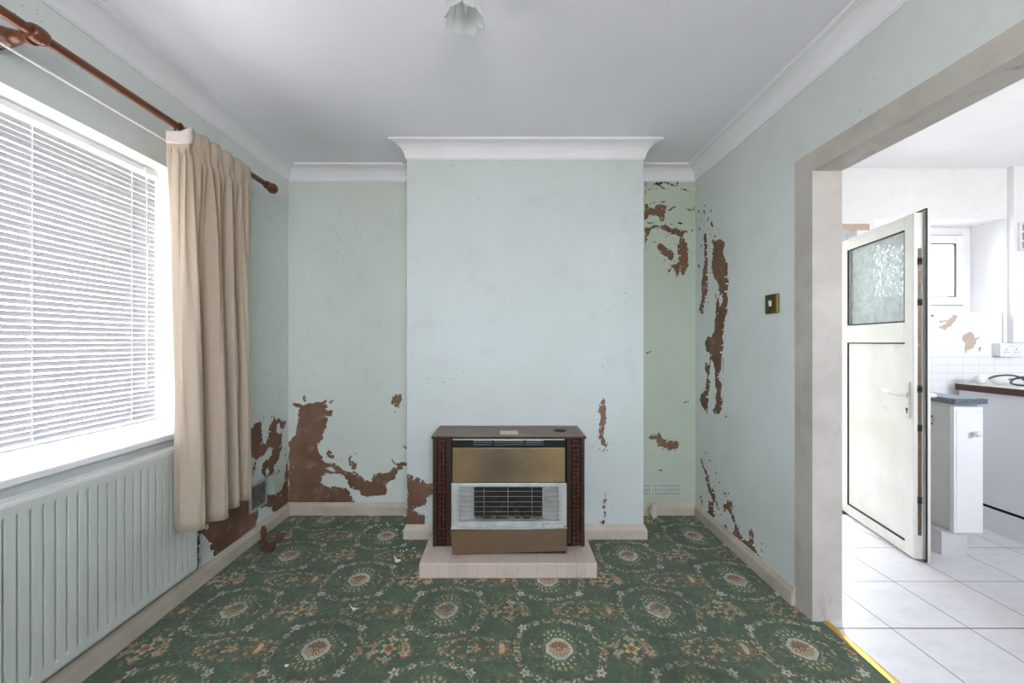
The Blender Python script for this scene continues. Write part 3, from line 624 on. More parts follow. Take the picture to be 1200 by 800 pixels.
def peel_wall(name, outer, holes, patches, to3, nrm, mats, bands=(), seed=1, chips=True):
    """flat wall; the plaster showing where the paint has come off is set back by the paint's thickness"""
    rnd = random.Random(seed); nrm = Vector(nrm)
    regs = [(4, list(b)) for b in bands]
    for kind, P in patches:
        J = jag(P, rnd) if kind in (0, 1) else jag(P, rnd, .16, .012)
        regs.append((kind, J))
        if kind == 1 and chips:
            per = len(J); n = min(34, per // 7)
            for _ in range(n):
                q = J[rnd.randrange(per)]; ang = rnd.uniform(0, 2 * PI); dist = abs(rnd.gauss(0, .02)) + .004
                cx, cy = q[0] + dist * math.cos(ang), q[1] + dist * math.sin(ang)
                r = rnd.uniform(.0015, .0052); a0 = rnd.uniform(0, 6)
                C = [(cx + r * rnd.uniform(.5, 1.3) * math.cos(a0 + k * 1.2566), cy + r * 1.3 * rnd.uniform(.5, 1.3) * math.sin(a0 + k * 1.2566)) for k in range(5)]
                regs.append((0 if pip(cx, cy, J) else (1 if rnd.random() < .6 else 2), C))
    V, Ed = [], []
    def addloop(P):
        b = len(V); V.extend(Vector(p) for p in P); Ed.extend((b + i, b + (i + 1) % len(P)) for i in range(len(P)))
    addloop(outer)
    for h in holes: addloop(h)
    for _, P in regs: addloop(P)
    vs, es, fs = delaunay_2d_cdt(V, Ed, [], 0, 1e-6)[:3]
    box = [(min(p[0] for p in P), max(p[0] for p in P), min(p[1] for p in P), max(p[1] for p in P)) for _, P in regs]
    mb = MB(); bm = mb.bm
    bv = [bm.verts.new(to3(v.x, v.y)) for v in vs]
    rec = []
    for f in fs:
        cx = sum(vs[i].x for i in f) / len(f); cy = sum(vs[i].y for i in f) / len(f)
        if not pip(cx, cy, outer) or any(pip(cx, cy, h) for h in holes): continue
        kind = 0
        for (k, P), b in zip(regs, box):
            if b[0] <= cx <= b[1] and b[2] <= cy <= b[3] and pip(cx, cy, P): kind = k
        try: nf = bm.faces.new([bv[i] for i in f])
        except ValueError: continue
        nf.material_index = kind
        if kind in (1, 2): rec.append(nf)
    bmesh.ops.recalc_face_normals(bm, faces=bm.faces)
    if rec:
        r = bmesh.ops.extrude_face_region(bm, geom=rec)
        nv = [g for g in r['geom'] if isinstance(g, bmesh.types.BMVert)]
        for v in nv: v.co -= nrm * .003
        bmesh.ops.delete(bm, geom=rec, context='FACES')
    # lifted flakes of paint along the broken edges
    if chips:
        for kind, P in regs:
            if len(P) < 8 and kind != 2: continue
            if kind not in (1, 2): continue
            step = max(1, int(len(P) / (len(P) * (.10 if kind == 1 else .30)) ))
            for i in range(0, len(P), step):
                if rnd.random() < .45: continue
                a, b = Vector(P[i]), Vector(P[(i + 1) % len(P)])
                if (b - a).length < .0015: continue
                t = (b - a).normalized(); w = Vector((-t.y, t.x))
                mid = (a + b) / 2
                if not pip(mid.x + w.x * .003, mid.y + w.y * .003, P): w = -w
                L_, wd = rnd.uniform(.006, .016), rnd.uniform(.005, .013)
                rows = []
                for k in range(3):
                    s = k / 2; out = .0012 + .010 * s * s * rnd.uniform(.5, 1.1); al = L_ * s * .8
                    rows.append([Vector(to3(*(mid + t * (wd * (q - .5) * (1 - .35 * s)) + w * al))) + nrm * out for q in (0, .5, 1)])
                vv = [[bm.verts.new(p) for p in r_] for r_ in rows]
                for k in range(2):
                    for q in range(2): bm.faces.new((vv[k][q], vv[k][q + 1], vv[k + 1][q + 1], vv[k + 1][q]))
    return struct(mb.build(name, mats, fix=False))

WM = [M['mint'], M['plaster'], M['crack'], M['undercoat'], M['bare_grey']]
WMB = [M['mint_breast']] + WM[1:]
rect = lambda a, b, c, d: [(a, c), (b, c), (b, d), (a, d)]
# alcove wall (runs behind the chimney breast)
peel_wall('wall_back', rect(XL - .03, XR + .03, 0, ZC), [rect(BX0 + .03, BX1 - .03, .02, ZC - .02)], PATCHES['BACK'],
          lambda u, v: (u, YB, v), (0, -1, 0), [M['mint_alcove_shade']] + WM[1:], seed=3)
# chimney breast: front, and the two returns
wc = peel_wall('wall_chimney', rect(BX0, BX1, 0, ZC), [], PATCHES['BREAST'], lambda u, v: (u, YC, v), (0, -1, 0), WMB, seed=5)
mb = MB()
for x in (BX0, BX1): mb.poly([(x, YC, 0), (x, YB, 0), (x, YB, ZC), (x, YC, ZC)])
struct(mb.build('wall_chimney_sides', M['mint']))
# left wall with the window opening
WY0, WY1, WZ0, WZ1 = .28, 1.84, .780, 1.955
peel_wall('wall_left', rect(YR, YB + .03, 0, ZC), [rect(WY0, WY1, WZ0, WZ1)], PATCHES['LEFT'] + [(1, [(.2, .03), (1.9, .03), (1.9, .12), (1.84, .17), (1.5, .19), (1.1, .20), (.6, .185), (.2, .19)])],
          lambda u, v: (XL, u, v), (1, 0, 0), WM, seed=9)
mb = MB()   # window reveal
XO = -1.78
for pts in ([(XL, WY0, WZ1), (XL, WY1, WZ1), (XO, WY1, WZ1), (XO, WY0, WZ1)], [(XL, WY1, WZ0), (XL, WY1, WZ1), (XO, WY1, WZ1), (XO, WY1, WZ0)],
            [(XL, WY0, WZ0), (XL, WY0, WZ1), (XO, WY0, WZ1), (XO, WY0, WZ0)], [(XL, WY0, WZ0), (XL, WY1, WZ0), (XO, WY1, WZ0), (XO, WY0, WZ0)]): mb.poly(pts)
struct(mb.build('trim_2', M['upvc']))
# dividing wall with the doorway to the kitchen
DY0, DY1, DZ = .55, 1.689, 1.910
bandp = [(DY1, 0), (DY1 + .105, 0), (DY1 + .103, .7), (DY1 + .106, 1.3), (DY1 + .105, DZ + .084), (DY0 - .1, DZ + .084), (DY0 - .1, 0), (DY0, 0), (DY0, DZ), (DY1, DZ)]
hole = [(DY0, -.01), (DY1, -.01), (DY1, DZ), (DY0, DZ)]
peel_wall('wall_right', rect(YR, YB + .03, 0, ZC), [hole], PATCHES['RIGHT'], lambda u, v: (XR, u, v), (-1, 0, 0), WM, bands=[bandp], seed=11)
mb = MB()
mb.poly([(XR, DY1, 0), (XR2, DY1, 0), (XR2, DY1, DZ), (XR, DY1, DZ)])
mb.poly([(XR, DY0, 0), (XR2, DY0, 0), (XR2, DY0, DZ), (XR, DY0, DZ)])
mb.poly([(XR, DY0, DZ), (XR2, DY0, DZ), (XR2, DY1, DZ), (XR, DY1, DZ)])
struct(mb.build('trim_3', M['reveal']))
mb = MB()
mb.poly([(XR2, YR, 0), (XR2, DY0, 0), (XR2, DY0, ZC), (XR2, YR, ZC)]); mb.poly([(XR2, DY1, 0), (XR2, YB, 0), (XR2, YB, ZC), (XR2, DY1, ZC)])
mb.poly([(XR2, DY0, DZ), (XR2, DY1, DZ), (XR2, DY1, ZC), (XR2, DY0, ZC)])
struct(mb.build('wall_kitchen_left', M['dull_wall']))
# rear wall behind the viewer, with a window added for light
RX0, RX1, RZ0, RZ1 = -.50, .95, 1.12, 2.12
mb = MB()
for a, b, c, d in ((XL, RX0, 0, ZC), (RX1, XR, 0, ZC), (RX0, RX1, 0, RZ0), (RX0, RX1, RZ1, ZC)):
    mb.poly([(a, YR, c), (b, YR, c), (b, YR, d), (a, YR, d)])
struct(mb.build('wall_rear', M['mint']))
# kitchen far wall: back doorway and window recess
KD0, KD1, KDZ = 1.60, 2.405, 1.95
KW0, KW1, KWZ0, KWZ1 = 2.52, 3.416, 1.385, 2.027
kb = peel_wall('wall_kitchen_back', rect(XR2, KX, 0, ZC), [[(KD0, -.01), (KD1, -.01), (KD1, KDZ), (KD0, KDZ)], rect(KW0, KW1, KWZ0, KWZ1)],
               PATCHES['KITCHEN'], lambda u, v: (u, YB, v), (0, -1, 0), [M['white_wall'], M['kplaster'], M['crack'], M['undercoat'], M['kplaster']],
               bands=[rect(KD0 - .03, KD1 + .085, KDZ, KDZ + .045)], seed=13, chips=False)
mb = MB(); YO = YB + .28
for a, b, c, d in ((KW0, KW1, KWZ0, KWZ1), (KD0, KD1, 0, KDZ)):
    mb.poly([(a, YB, c), (a, YO, c), (a, YO, d), (a, YB, d)]); mb.poly([(b, YB, c), (b, YO, c), (b, YO, d), (b, YB, d)])
    mb.poly([(a, YB, d), (b, YB, d), (b, YO, d), (a, YO, d)]); mb.poly([(a, YB, c), (b, YB, c), (b, YO, c), (a, YO, c)])
struct(mb.build('trim_4', M['white_wall']))
mb = MB(); mb.poly([(KX, KR, 0), (KX, YB, 0), (KX, YB, ZC), (KX, KR, ZC)]); struct(mb.build('wall_kitchen_right', M['white_wall']))
mb = MB(); SX0, SX1, SZ0, SZ1 = 2.40, 3.60, 1.30, 2.08  # near wall, opening for the added kitchen window
for a, b, c, d in ((XR2, SX0, 0, ZC), (SX1, KX, 0, ZC), (SX0, SX1, 0, SZ0), (SX0, SX1, SZ1, ZC)): mb.poly([(a, KR, c), (b, KR, c), (b, KR, d), (a, KR, d)])
struct(mb.build('wall_kitchen_near', M['white_wall']))
mb = MB(); mb.box(3.433, 3.75, 2.700, YB + .002, 1.18, ZC, bev=.003); struct(mb.build('trim_5', M['white_wall']))   # boxed-in pipe
mb = MB(); mb.box(-2.5, 2.44, 3.5, 3.6, -.2, 3.2); struct(mb.build('sky_block_outside', pmat('sky_block_grey', (.26, .25, .23), (.2, .19, .17), 4, .9)))  # unseen slab added outside to cut sky light through the back doorway
mb = MB(); mb.poly([(.6, 3.02, -.15), (4.4, 3.02, -.15), (4.4, 9, -.15), (.6, 9, -.15)]); struct(mb.build('floor_outside', pmat('grey_paving', (.24, .235, .22), (.18, .175, .17), 4, .9)))
# floors and ceilings
XS = 1.352
mb = MB(); mb.poly([(XL, YR, 0), (XR, YR, 0), (XR, YB, 0), (XL, YB, 0)]); mb.poly([(XR, DY0, 0), (XS, DY0, 0), (XS, DY1, 0), (XR, DY1, 0)])
struct(mb.build('floor', M['carpet']))
mb = MB(); mb.poly([(XR2, KR, 0), (KX, KR, 0), (KX, YB + .28, 0), (XR2, YB + .28, 0)]); mb.poly([(XS, DY0, 0), (XR2, DY0, 0), (XR2, DY1, 0), (XS, DY1, 0)])
struct(mb.build('floor_kitchen', M['tiles']))
mb = MB(); mb.poly([(XL, YR, ZC), (XR, YR, ZC), (XR, YB, ZC), (XL, YB, ZC)]); struct(mb.build('ceiling', M['ceiling']))
mb = MB()
N = 40; rnd = random.Random(4)
mb.poly([(XR2, KR, ZC), (KX, KR, ZC), (KX, YB, ZC), (XR2, YB, ZC)])
struct(mb.build('ceiling_kitchen', M['white_ceil']))

# coving and skirting: profile swept along the room's outline, mitred at the corners
def sweep(path, prof, left=1):
    """path: plan points, the room lies on the side 'left'; prof: (out from wall, height)"""
    P = [Vector((x, y)) for x, y in path]; mb = MB(); rows = []
    for i, p in enumerate(P):
        ds = []
        if i > 0: ds.append((P[i] - P[i - 1]).normalized())
        if i < len(P) - 1: ds.append((P[i + 1] - P[i]).normalized())
        ns = [Vector((d.y, -d.x)) * left for d in ds]
        if len(ns) == 1: m = ns[0]
        else:
            m = (ns[0] + ns[1]); m = m / max(m.dot(ns[0]), .2)
        rows.append([(p.x + m.x * o, p.y + m.y * o, z) for o, z in prof])
    mb.grid(rows, smooth=False)
    for r_ in (rows[0], rows[-1]): mb.poly(r_)
    return mb
cv = [(0, ZC - .094), (.005, ZC - .094), (.007, ZC - .088)]
for k in range(9):
    a = k / 8 * PI / 2
    cv.append((.010 + .066 * (1 - math.cos(a)), ZC - .086 + .072 * math.sin(a)))
cv += [(.077, ZC - .012), (.086, ZC - .011), (.088, ZC - .008), (.088, ZC)]
outline = [(XL, YR), (XL, YB), (BX0, YB), (BX0, YC), (BX1, YC), (BX1, YB), (XR, YB), (XR, YR)]
struct(sweep(outline, cv).build('trim_1', M['coving']))
sk = [(0, 0), (.018, 0), (.018, .054), (.016, .062), (.010, .071), (.007, .081), (.004, .084), (0, .084)]
for nm, path in (('baseboard_left', [(XL, YR), (XL, YB - .0)]), ('baseboard_alcove_left', [(XL, YB), (BX0, YB)]),
                 ('baseboard_chimney_left', [(BX0, YB), (BX0, YC), (-.442, YC)]), ('baseboard_chimney_right', [(.455, YC), (BX1, YC), (BX1, YB)]),
                 ('baseboard_alcove_right', [(BX1, YB), (XR, YB)]), ('baseboard_right', [(XR, YB), (XR, DY1 + .10)]), ('baseboard_right_near', [(XR, DY0 - .1), (XR, YR)])):
    struct(sweep(path, sk).build(nm, M['skirt']))
# brass threshold strip
mb = MB(); prof = [(-.016, 0), (-.015, .002), (-.006, .0045), (.006, .0045), (.015, .002), (.016, 0)]
mb.grid([[(XS + a, y, b + .0005) for a, b in prof] for y in (DY0, DY1)], smooth=False)
tag(mb.build('threshold_strip', M['gold'], origin=(XS, 1.2, 0)), 'polished brass threshold strip between green carpet and white floor tiles', 'threshold')

# ------------------------------------------------------------------ windows
# left window (behind the blind)
def window_frame(mb, u0, u1, v0, v1, t, f):
    for a, b, c, d in ((u0, u0 + t, v0, v1), (u1 - t, u1, v0, v1), (u0 + t, u1 - t, v0, v0 + t), (u0 + t, u1 - t, v1 - t, v1)): f(a, b, c, d)
mb = MB()
window_frame(mb, WY0, WY1, WZ0 + .02, WZ1, .055, lambda a, b, c, d: mb.box(-1.755, -1.70, a, b, c, d, bev=.004))
mb.box(-1.755, -1.70, 1.03, 1.08, WZ0 + .07, WZ1 - .05, bev=.004)
w1 = struct(mb.build('window_1', M['upvc']))
mb = MB(); mb.poly([(-1.73, WY0 + .03, WZ0 + .04), (-1.73, WY1 - .03, WZ0 + .04), (-1.73, WY1 - .03, WZ1 - .03), (-1.73, WY0 + .03, WZ1 - .03)])
mb.build('glass_pane', M['glass'], w1)
mb = MB()     # sill board, front edge rounded
prof = [(-1.70, WZ0 - .001), (-1.474, WZ0), (-1.469, WZ0 - .004), (-1.468, WZ0 - .020), (-1.472, WZ0 - .024), (-1.50, WZ0 - .024)]
mb.grid([[(x, y, z) for x, z in prof] for y in (WY0 - .03, WY1 + .03)], smooth=False)
mb.prism([(x, WY0 - .03, z) for x, z in prof], (0, 0.001, 0)); mb.prism([(x, WY1 + .03, z) for x, z in prof], (0, -.001, 0))
struct(mb.build('trim_6', M['upvc']))
# unseen rear window, added to light the room from behind
mb = MB(); window_frame(mb, RX0, RX1, RZ0, RZ1, .06, lambda a, b, c, d: mb.box(a, b, YR - .12, YR - .05, c, d, bev=.004))
mb.box(.20, .26, YR - .12, YR - .05, RZ0 + .06, RZ1 - .06, bev=.004)
w2 = struct(mb.build('window_added_rear', M['upvc']))
mb = MB(); mb.poly([(RX0 + .03, YR - .09, RZ0 + .03), (RX1 - .03, YR - .09, RZ0 + .03), (RX1 - .03, YR - .09, RZ1 - .03), (RX0 + .03, YR - .09, RZ1 - .03)])
mb.build('glass_pane', M['glass'], w2)
# kitchen window: fixed frame, opening sash, black gasket, glass
FY = 2.935
mb = MB(); window_frame(mb, KW0, KW1, KWZ0 + .01, KWZ1, .068, lambda a, b, c, d: mb.box(a, b, FY, FY + .06, c, d, bev=.004))
w3 = struct(mb.build('window_3', M['upvc']))
i0, i1, j0, j1 = KW0 + .062, KW1 - .062, KWZ0 + .07, KWZ1 - .062
mb = MB(); window_frame(mb, i0, i1, j0, j1, .060, lambda a, b, c, d: mb.box(a, b, FY - .016, FY + .05, c, d, bev=.006)); mb.build('sash', M['upvc'], w3)
mb = MB(); window_frame(mb, i0 + .056, i1 - .056, j0 + .056, j1 - .056, .010, lambda a, b, c, d: mb.box(a, b, FY - .012, FY + .0, c, d))
window_frame(mb, i0 - .004, i1 + .004, j0 - .004, j1 + .004, .006, lambda a, b, c, d: mb.box(a, b, FY - .004, FY + .001, c, d)); mb.build('gasket', M['gasket'], w3)
mb = MB(); mb.poly([(i0 + .05, FY + .01, j0 + .05), (i1 - .05, FY + .01, j0 + .05), (i1 - .05, FY + .01, j1 - .05), (i0 + .05, FY + .01, j1 - .05)]); mb.build('glass_pane', M['glass'], w3)
mb = MB(); mb.box(2.86, 3.02, FY - .03, FY - .015, KWZ0 + .085, KWZ0 + .105, bev=.004); mb.box(2.93, 2.95, FY - .045, FY - .015, KWZ0 + .082, KWZ0 + .11, bev=.004); mb.build('stay', M['handle'], w3)
mb = MB(); window_frame(mb, SX0, SX1, SZ0, SZ1, .06, lambda a, b, c, d: mb.box(a, b, KR - .06, KR, c, d, bev=.004)); mb.box(2.87, 2.93, KR - .06, KR, SZ0 + .06, SZ1 - .06, bev=.004)
w4 = struct(mb.build('window_added_kitchen', M['upvc']))  # unseen window, added to brighten the kitchen
mb = MB(); mb.poly([(SX0 + .03, KR - .03, SZ0 + .03), (SX1 - .03, KR - .03, SZ0 + .03), (SX1 - .03, KR - .03, SZ1 - .03), (SX0 + .03, KR - .03, SZ1 - .03)]); mb.build('glass_pane', M['glass'], w4)
# frame of the back doorway
mb = MB()
for a, b, c, d in ((KD0, KD0 + .055, 0, KDZ), (KD1 - .055, KD1, 0, KDZ), (KD0 + .055, KD1 - .055, KDZ - .055, KDZ)): mb.box(a, b, YB + .08, YB + .15, c, d, bev=.004)
mb.box(KD0 + .055, KD1 - .055, YB + .07, YB + .16, .0, .025, bev=.004)
struct(mb.build('trim_7', M['upvc']))
# ------------------------------------------------------------------ venetian blind
bl = thing('venetian_blind', (-1.60, 1.05, WZ1), 'white slatted venetian blind lowered over the left window', 'blind')
BY0, BY1 = .31, 1.815
mb = MB(); mb.box(-1.617, -1.583, BY0, BY1, 1.928, 1.950, bev=.003); part(mb, 'headrail', M['white_plastic'], bl)
mb = MB(); z = 1.905; n = 0; th = math.radians(80); w = .0186
ztop = 1.9155; zbot = .846; NS = 51; pitch = (ztop - zbot) / NS
for k in range(NS):
    zc = ztop - pitch * (k + .5); rows = []
    dy = .004 * math.sin(k * 1.7)
    for q in range(5):
        s = (q / 4 - .5); crown = .0016 * (1 - 4 * s * s)
        # room edge up, street edge down, bowed towards the room
        x = -1.60 + s * w * math.cos(th) + crown * math.sin(th); zz_ = zc + s * w * math.sin(th) - crown * math.cos(th)
        rows.append([(x, BY0 + .003 + j / 2 * (BY1 - BY0 - .006) + dy * .3, zz_ + (.0012 * math.sin(k * 2.3 + j))) for j in range(3)])
    mb.grid(rows)
s_ = part(mb, 'slats', M['slat'], bl, fix=False)
mb = MB(); mb.box(-1.612, -1.588, BY0, BY1, .832, .842, bev=.003); part(mb, 'bottom_rail', M['white_plastic'], bl)
for y in (.75, 1.335, 1.69):
    mb = MB(); mb.tube([(-1.5895, y, 1.93), (-1.5895, y, .838)], .0017, 6); mb.tube([(-1.6105, y, 1.93), (-1.6105, y, .838)], .0011, 6)
    for k in range(0, NS):
        zc = ztop - pitch * (k + .5); mb.tube([(-1.5895, y, zc + .006), (-1.6105, y, zc - .006)], .0005, 4)
    part(mb, 'ladder_cord', M['wire'], bl)
mb = MB(); mb.tube([(-1.578, 1.745, 1.93), (-1.576, 1.747, 1.5), (-1.577, 1.746, 1.015)], .0028, 8); mb.lathe([(.003, 0), (.0065, .006), (.006, .03), (.003, .036)], (-1.577, 1.746, .985), n=10)
part(mb, 'tilt_cord', M['wire'], bl)
mb = MB(); mb.box(-1.612, -1.574, 1.735, 1.772, 1.922, 1.951, bev=.002); part(mb, 'tilt_gear', M['white_plastic'], bl)

# ------------------------------------------------------------------ net wire, pole, rings, curtain
mb = MB(); yy = [(.1 + k * 2.2 / 10) for k in range(11)]
mb.tube([(-1.440, y, 2.038 - .003 * math.sin((y - .1) / 2.2 * PI)) for y in yy], .0042, 8)
for y in (.1, 2.3): mb.tube([(-1.499, y, 2.038), (-1.440, y, 2.038), (-1.440, y + .012, 2.038)], .003, 6)
tag(mb.build('curtain_wire', M['wire'], origin=(-1.44, 1.2, 2.038)), 'thin white curtain wire along the wall above the window', 'curtain wire')
PX, PZ, PR = -1.362, 2.076, .0145
po = thing('curtain_pole', (PX, 1.2, PZ), 'varnished brown wooden curtain pole with ball end above the window', 'curtain pole')
mb = MB(); mb.tube([(PX, y, PZ) for y in (-.35, .5, 1.4, 2.262)], PR, 18); part(mb, 'pole', M['pole'], po)
mb = MB(); mb.lathe([(.0145, 0), (.021, .002), (.022, .010), (.017, .014), (.014, .022), (.018, .030), (.027, .044), (.030, .058), (.028, .072), (.020, .084), (.008, .090), (0, .091)], (PX, 2.255, PZ), 'Y', 24)
part(mb, 'finial', M['pole'], po)
mb = MB(); by = 1.155
mb.lathe([(.031, 0), (.033, .006), (.031, .012), (.024, .016), (.024, .022), (.030, .027), (.030, .033), (.022, .038), (.022, .042), (.026, .047), (.025, .054), (.021, .060), (.021, .070), (.017, .082), (.016, .094), (.018, .106), (.022, .116), (.022, .124)], (-1.499, by, PZ - .006), 'X', 26)
part(mb, 'bracket', M['pole'], po)
mb = MB(); mb.lathe([(.0150, -.020), (.021, -.020), (.0245, -.010), (.0255, 0), (.0245, .010), (.021, .020), (.0150, .020)], (PX, by, PZ), 'Y', 24); part(mb, 'bracket_cup', M['pole'], po)
ring0 = None; ry = [1.655, 1.715, 1.78, 1.85, 1.92, 1.99, 2.055]
for y in ry:
    if ring0 is None:
        mb = MB(); rr = .0215
        mb.tube([(rr * math.cos(2 * PI * k / 24), 0, rr * math.sin(2 * PI * k / 24)) for k in range(24)], .0042, 8, closed=True)
        ring0 = mb.build('curtain_ring', M['ring']); o = ring0
        tag(o, 'dark wooden curtain ring threaded on the pole above the cream curtain', 'curtain ring', 'curtain rings on the pole')
    else: o = ring0.copy(); COL.objects.link(o)
    o.location = (PX, y, PZ - .0065); o.rotation_euler = (0, 0, math.radians(14 * math.sin(y * 37)))

def resample(P, n):
    P = [Vector(p) for p in P]; L = [0]
    for a, b in zip(P, P[1:]): L.append(L[-1] + (b - a).length)
    return [at(P, L, L[-1] * i / (n - 1)) for i in range(n)]
def at(P, L, d):
    for i in range(len(P) - 1):
        if d <= L[i + 1] + 1e-9:
            t = (d - L[i]) / max(L[i + 1] - L[i], 1e-9); return P[i].lerp(P[i + 1], t)
    return P[-1].copy()
def smooth_pts(P, it=2):
    P = [Vector(p) for p in P]
    for _ in range(it):
        Q = [P[0]]
        for a, b in zip(P, P[1:]): Q += [a.lerp(b, .25), a.lerp(b, .75)]
        Q.append(P[-1]); P = Q
    return P
# plan of the cloth at heading, tape and hem: the same folds, key point by key point
hem = [(-1.402, 1.700), (-1.390, 1.668), (-1.345, 1.652), (-1.296, 1.674), (-1.284, 1.702), (-1.335, 1.722), (-1.405, 1.734), (-1.402, 1.760), (-1.330, 1.770), (-1.276, 1.796),
       (-1.268, 1.824), (-1.320, 1.846), (-1.396, 1.856), (-1.390, 1.884), (-1.330, 1.894), (-1.288, 1.916), (-1.300, 1.936), (-1.392, 1.950), (-1.380, 1.980), (-1.306, 1.992), (-1.300, 2.020), (-1.330, 2.050), (-1.372, 2.072)]
head = [(-1.398, 1.636), (-1.372, 1.640), (-1.345, 1.646), (-1.318, 1.658), (-1.324, 1.680), (-1.334, 1.700), (-1.320, 1.712), (-1.324, 1.732), (-1.316, 1.752), (-1.324, 1.772),
        (-1.332, 1.790), (-1.318, 1.806), (-1.318, 1.832), (-1.326, 1.848), (-1.334, 1.866), (-1.318, 1.886), (-1.318, 1.912), (-1.328, 1.930), (-1.336, 1.950), (-1.318, 1.975), (-1.320, 2.010), (-1.322, 2.045), (-1.334, 2.078)]
tape = []
for i, (x, y) in enumerate(head):
    k = math.sin(i * 2.4) * .004
    if i > 3: x = -1.326 + (.020 if i % 2 else -.022) + k
    tape.append((x, y))
NP = 240
def dense(P):
    S = smooth_pts(P, 3); out = []
    return resample(S, NP)
# keep key points matched: sample each as uniform parameter instead of arc length
def uni(P):
    S = smooth_pts(P, 3); n = len(S)
    out = []
    for i in range(NP):
        f = i / (NP - 1) * (n - 1); a = min(int(f), n - 2); out.append(S[a].lerp(S[a + 1], f - a))
    return out
Hd, Tp, Hm = uni(head), uni(tape), uni(hem)
ZT, ZB_ = 2.083, .388
rows = []
NV = 46
for j in range(NV + 1):
    t = j / NV; z = ZT + (ZB_ - ZT) * (t ** 1.25); d = ZT - z
    row = []
    for i in range(NP):
        u = i / (NP - 1)
        if d < .115: p = Hd[i].lerp(Tp[i], max(0, (d - .05) / .065) ** 1.5)
        else:
            q = ((d - .115) / (ZT - ZB_ - .115)); e = 1 - (1 - q) ** 2.1
            p = Tp[i].lerp(Hm[i], e)
            # creases that wander as they fall, strongest below the heading
            am = .007 * math.exp(-q * 4) + .003; am2 = .007 * (1 - q * .5)
            p = p + Vector((am2 * math.sin(u * 78 + 1.3 * math.sin(q * 3)), 0))
            p = p + Vector((am * math.sin(u * 150 + 3 * math.sin(q * 4 + u * 9)), am * .4 * math.cos(u * 120 + q * 5)))
        dip = .030 * (1 - min(1, max(0, (u - .10) / .07))) * max(0, 1 - d / .12)
        zt = z - dip + (.004 * math.sin(u * 40) if j == 0 else 0) + (.005 * math.sin(u * 9 + 1) * t)
        row.append((p.x, p.y, zt))
    rows.append(row)
cu = thing('curtain', (-1.33, 1.86, ZB_), 'cream pleated curtain drawn open beside the left window', 'curtain')
mb = MB(); mb.grid(rows); c_ = part(mb, 'cloth', M['cloth'], cu); solidify(c_, .0022)
# pale heading tape turned over at the leading edge
mb = MB(); i1 = int(NP * 4.2 / 22)
rr_ = []
for j in range(9):
    z = ZT + .001 - j / 8 * .072; f = max(0, (ZT - z - .05) / .065) ** 1.5
    rr_.append([])
    for i in range(0, i1):
        p = Hd[i].lerp(Tp[i], f); a = Hd[max(i - 1, 0)]; b = Hd[i + 1]; t = (b - a).normalized(); n_ = Vector((t.y, -t.x))
        rr_[-1].append((p.x + n_.x * .003, p.y + n_.y * .003, z - .030 * (1 - min(1, max(0, (i / (NP - 1) - .10) / .07))) * max(0, 1 - (ZT - z) / .12)))
mb.grid(rr_); h_ = part(mb, 'heading_tape', M['lining'], cu); solidify(h_, .0012)
# stitched hem band
mb = MB(); rr_ = []
for z in (ZB_ + .052, ZB_ + .049):
    rr_.append([])
    for i in range(NP):
        a = Hm[max(i - 1, 0)]; b = Hm[min(i + 1, NP - 1)]; t = (b - a).normalized(); n_ = Vector((t.y, -t.x))
        rr_[-1].append((Hm[i].x + n_.x * .0022, Hm[i].y + n_.y * .0022, z + .005 * math.sin(i / (NP - 1) * 9 + 1)))
mb.grid(rr_); h_ = part(mb, 'hem_stitching', M['cloth'], cu)

# ------------------------------------------------------------------ radiator
RXF, RXB, RY0, RY1, RZ0_, RZ1_ = -1.420, -1.478, .45, 1.827, .140, .722
ra = thing('radiator', (-1.45, 1.1, RZ0_), 'pale ribbed panel radiator under the left window', 'radiator')
mb = MB()
p_ = .0327; ys = [RY0, RY0 + .004]
y = RY0 + .020
grooves = []
while y < RY1 - .018: grooves.append(y); y += p_
samples = [(RY0, 0)]
for g_ in grooves:
    for dx, dz in ((-.0040, 0), (-.0034, .6), (-.0026, 1), (.0026, 1), (.0034, .6), (.0040, 0)): samples.append((g_ + dx, dz))
samples.append((RY1, 0))
zs = [(RZ0_, 0), (RZ0_ + .012, 0), (RZ0_ + .036, 0), (RZ0_ + .046, .7), (RZ0_ + .052, 1), (RZ1_ - .052, 1), (RZ1_ - .042, .9), (RZ1_ - .034, 0), (RZ1_ - .008, 0), (RZ1_, 0)]
rows = []
for k, (zv, f) in enumerate(zs):
    edge = .006 if k in (0,) else (.005 if k == len(zs) - 1 else 0)
    rows.append([(RXF - edge - .0095 * d * f, yv, zv) for yv, d in samples])
mb.grid(rows, smooth=False)
mb.poly([(RXF, RY1, RZ0_ + .012), (RXF, RY1, RZ1_ - .008), (RXF - .012, RY1, RZ1_), (RXF - .012, RY1, RZ0_)])
part(mb, 'front_panel', M['radiator'], ra)
mb = MB(); mb.box(RXB, RXB + .006, RY0 + .02, RY1 - .02, RZ0_ + .02, RZ1_ - .015, bev=.002); part(mb, 'back_panel', M['radiator'], ra)
mb = MB()
mb.box(RXB - .002, RXF - .003, RY1 - .003, RY1 + .0005, RZ0_ + .006, RZ1_ - .002, bev=.001); part(mb, 'side_cover', M['radiator'], ra)
mb = MB()
mb.box(RXB + .044, RXF - .0045, RY0, RY1, RZ1_ - .004, RZ1_ + .003, bev=.001); mb.box(RXB - .004, RXB + .003, RY0, RY1, RZ1_ - .004, RZ1_ + .003, bev=.001)
y = RY0 + .006
while y < RY1:
    mb.box(RXB + .003, RXB + .044, y - .0028, y + .0028, RZ1_ - .004, RZ1_ + .002); y += .0128
part(mb, 'top_grille', M['white_plastic'], ra)
mb = MB()
for k in range(22):
    yv = RY0 + .06 + k * .06
    mb.box(RXB + .008, RXF - .008, yv, yv + .03, RZ0_ + .03, RZ1_ - .06)
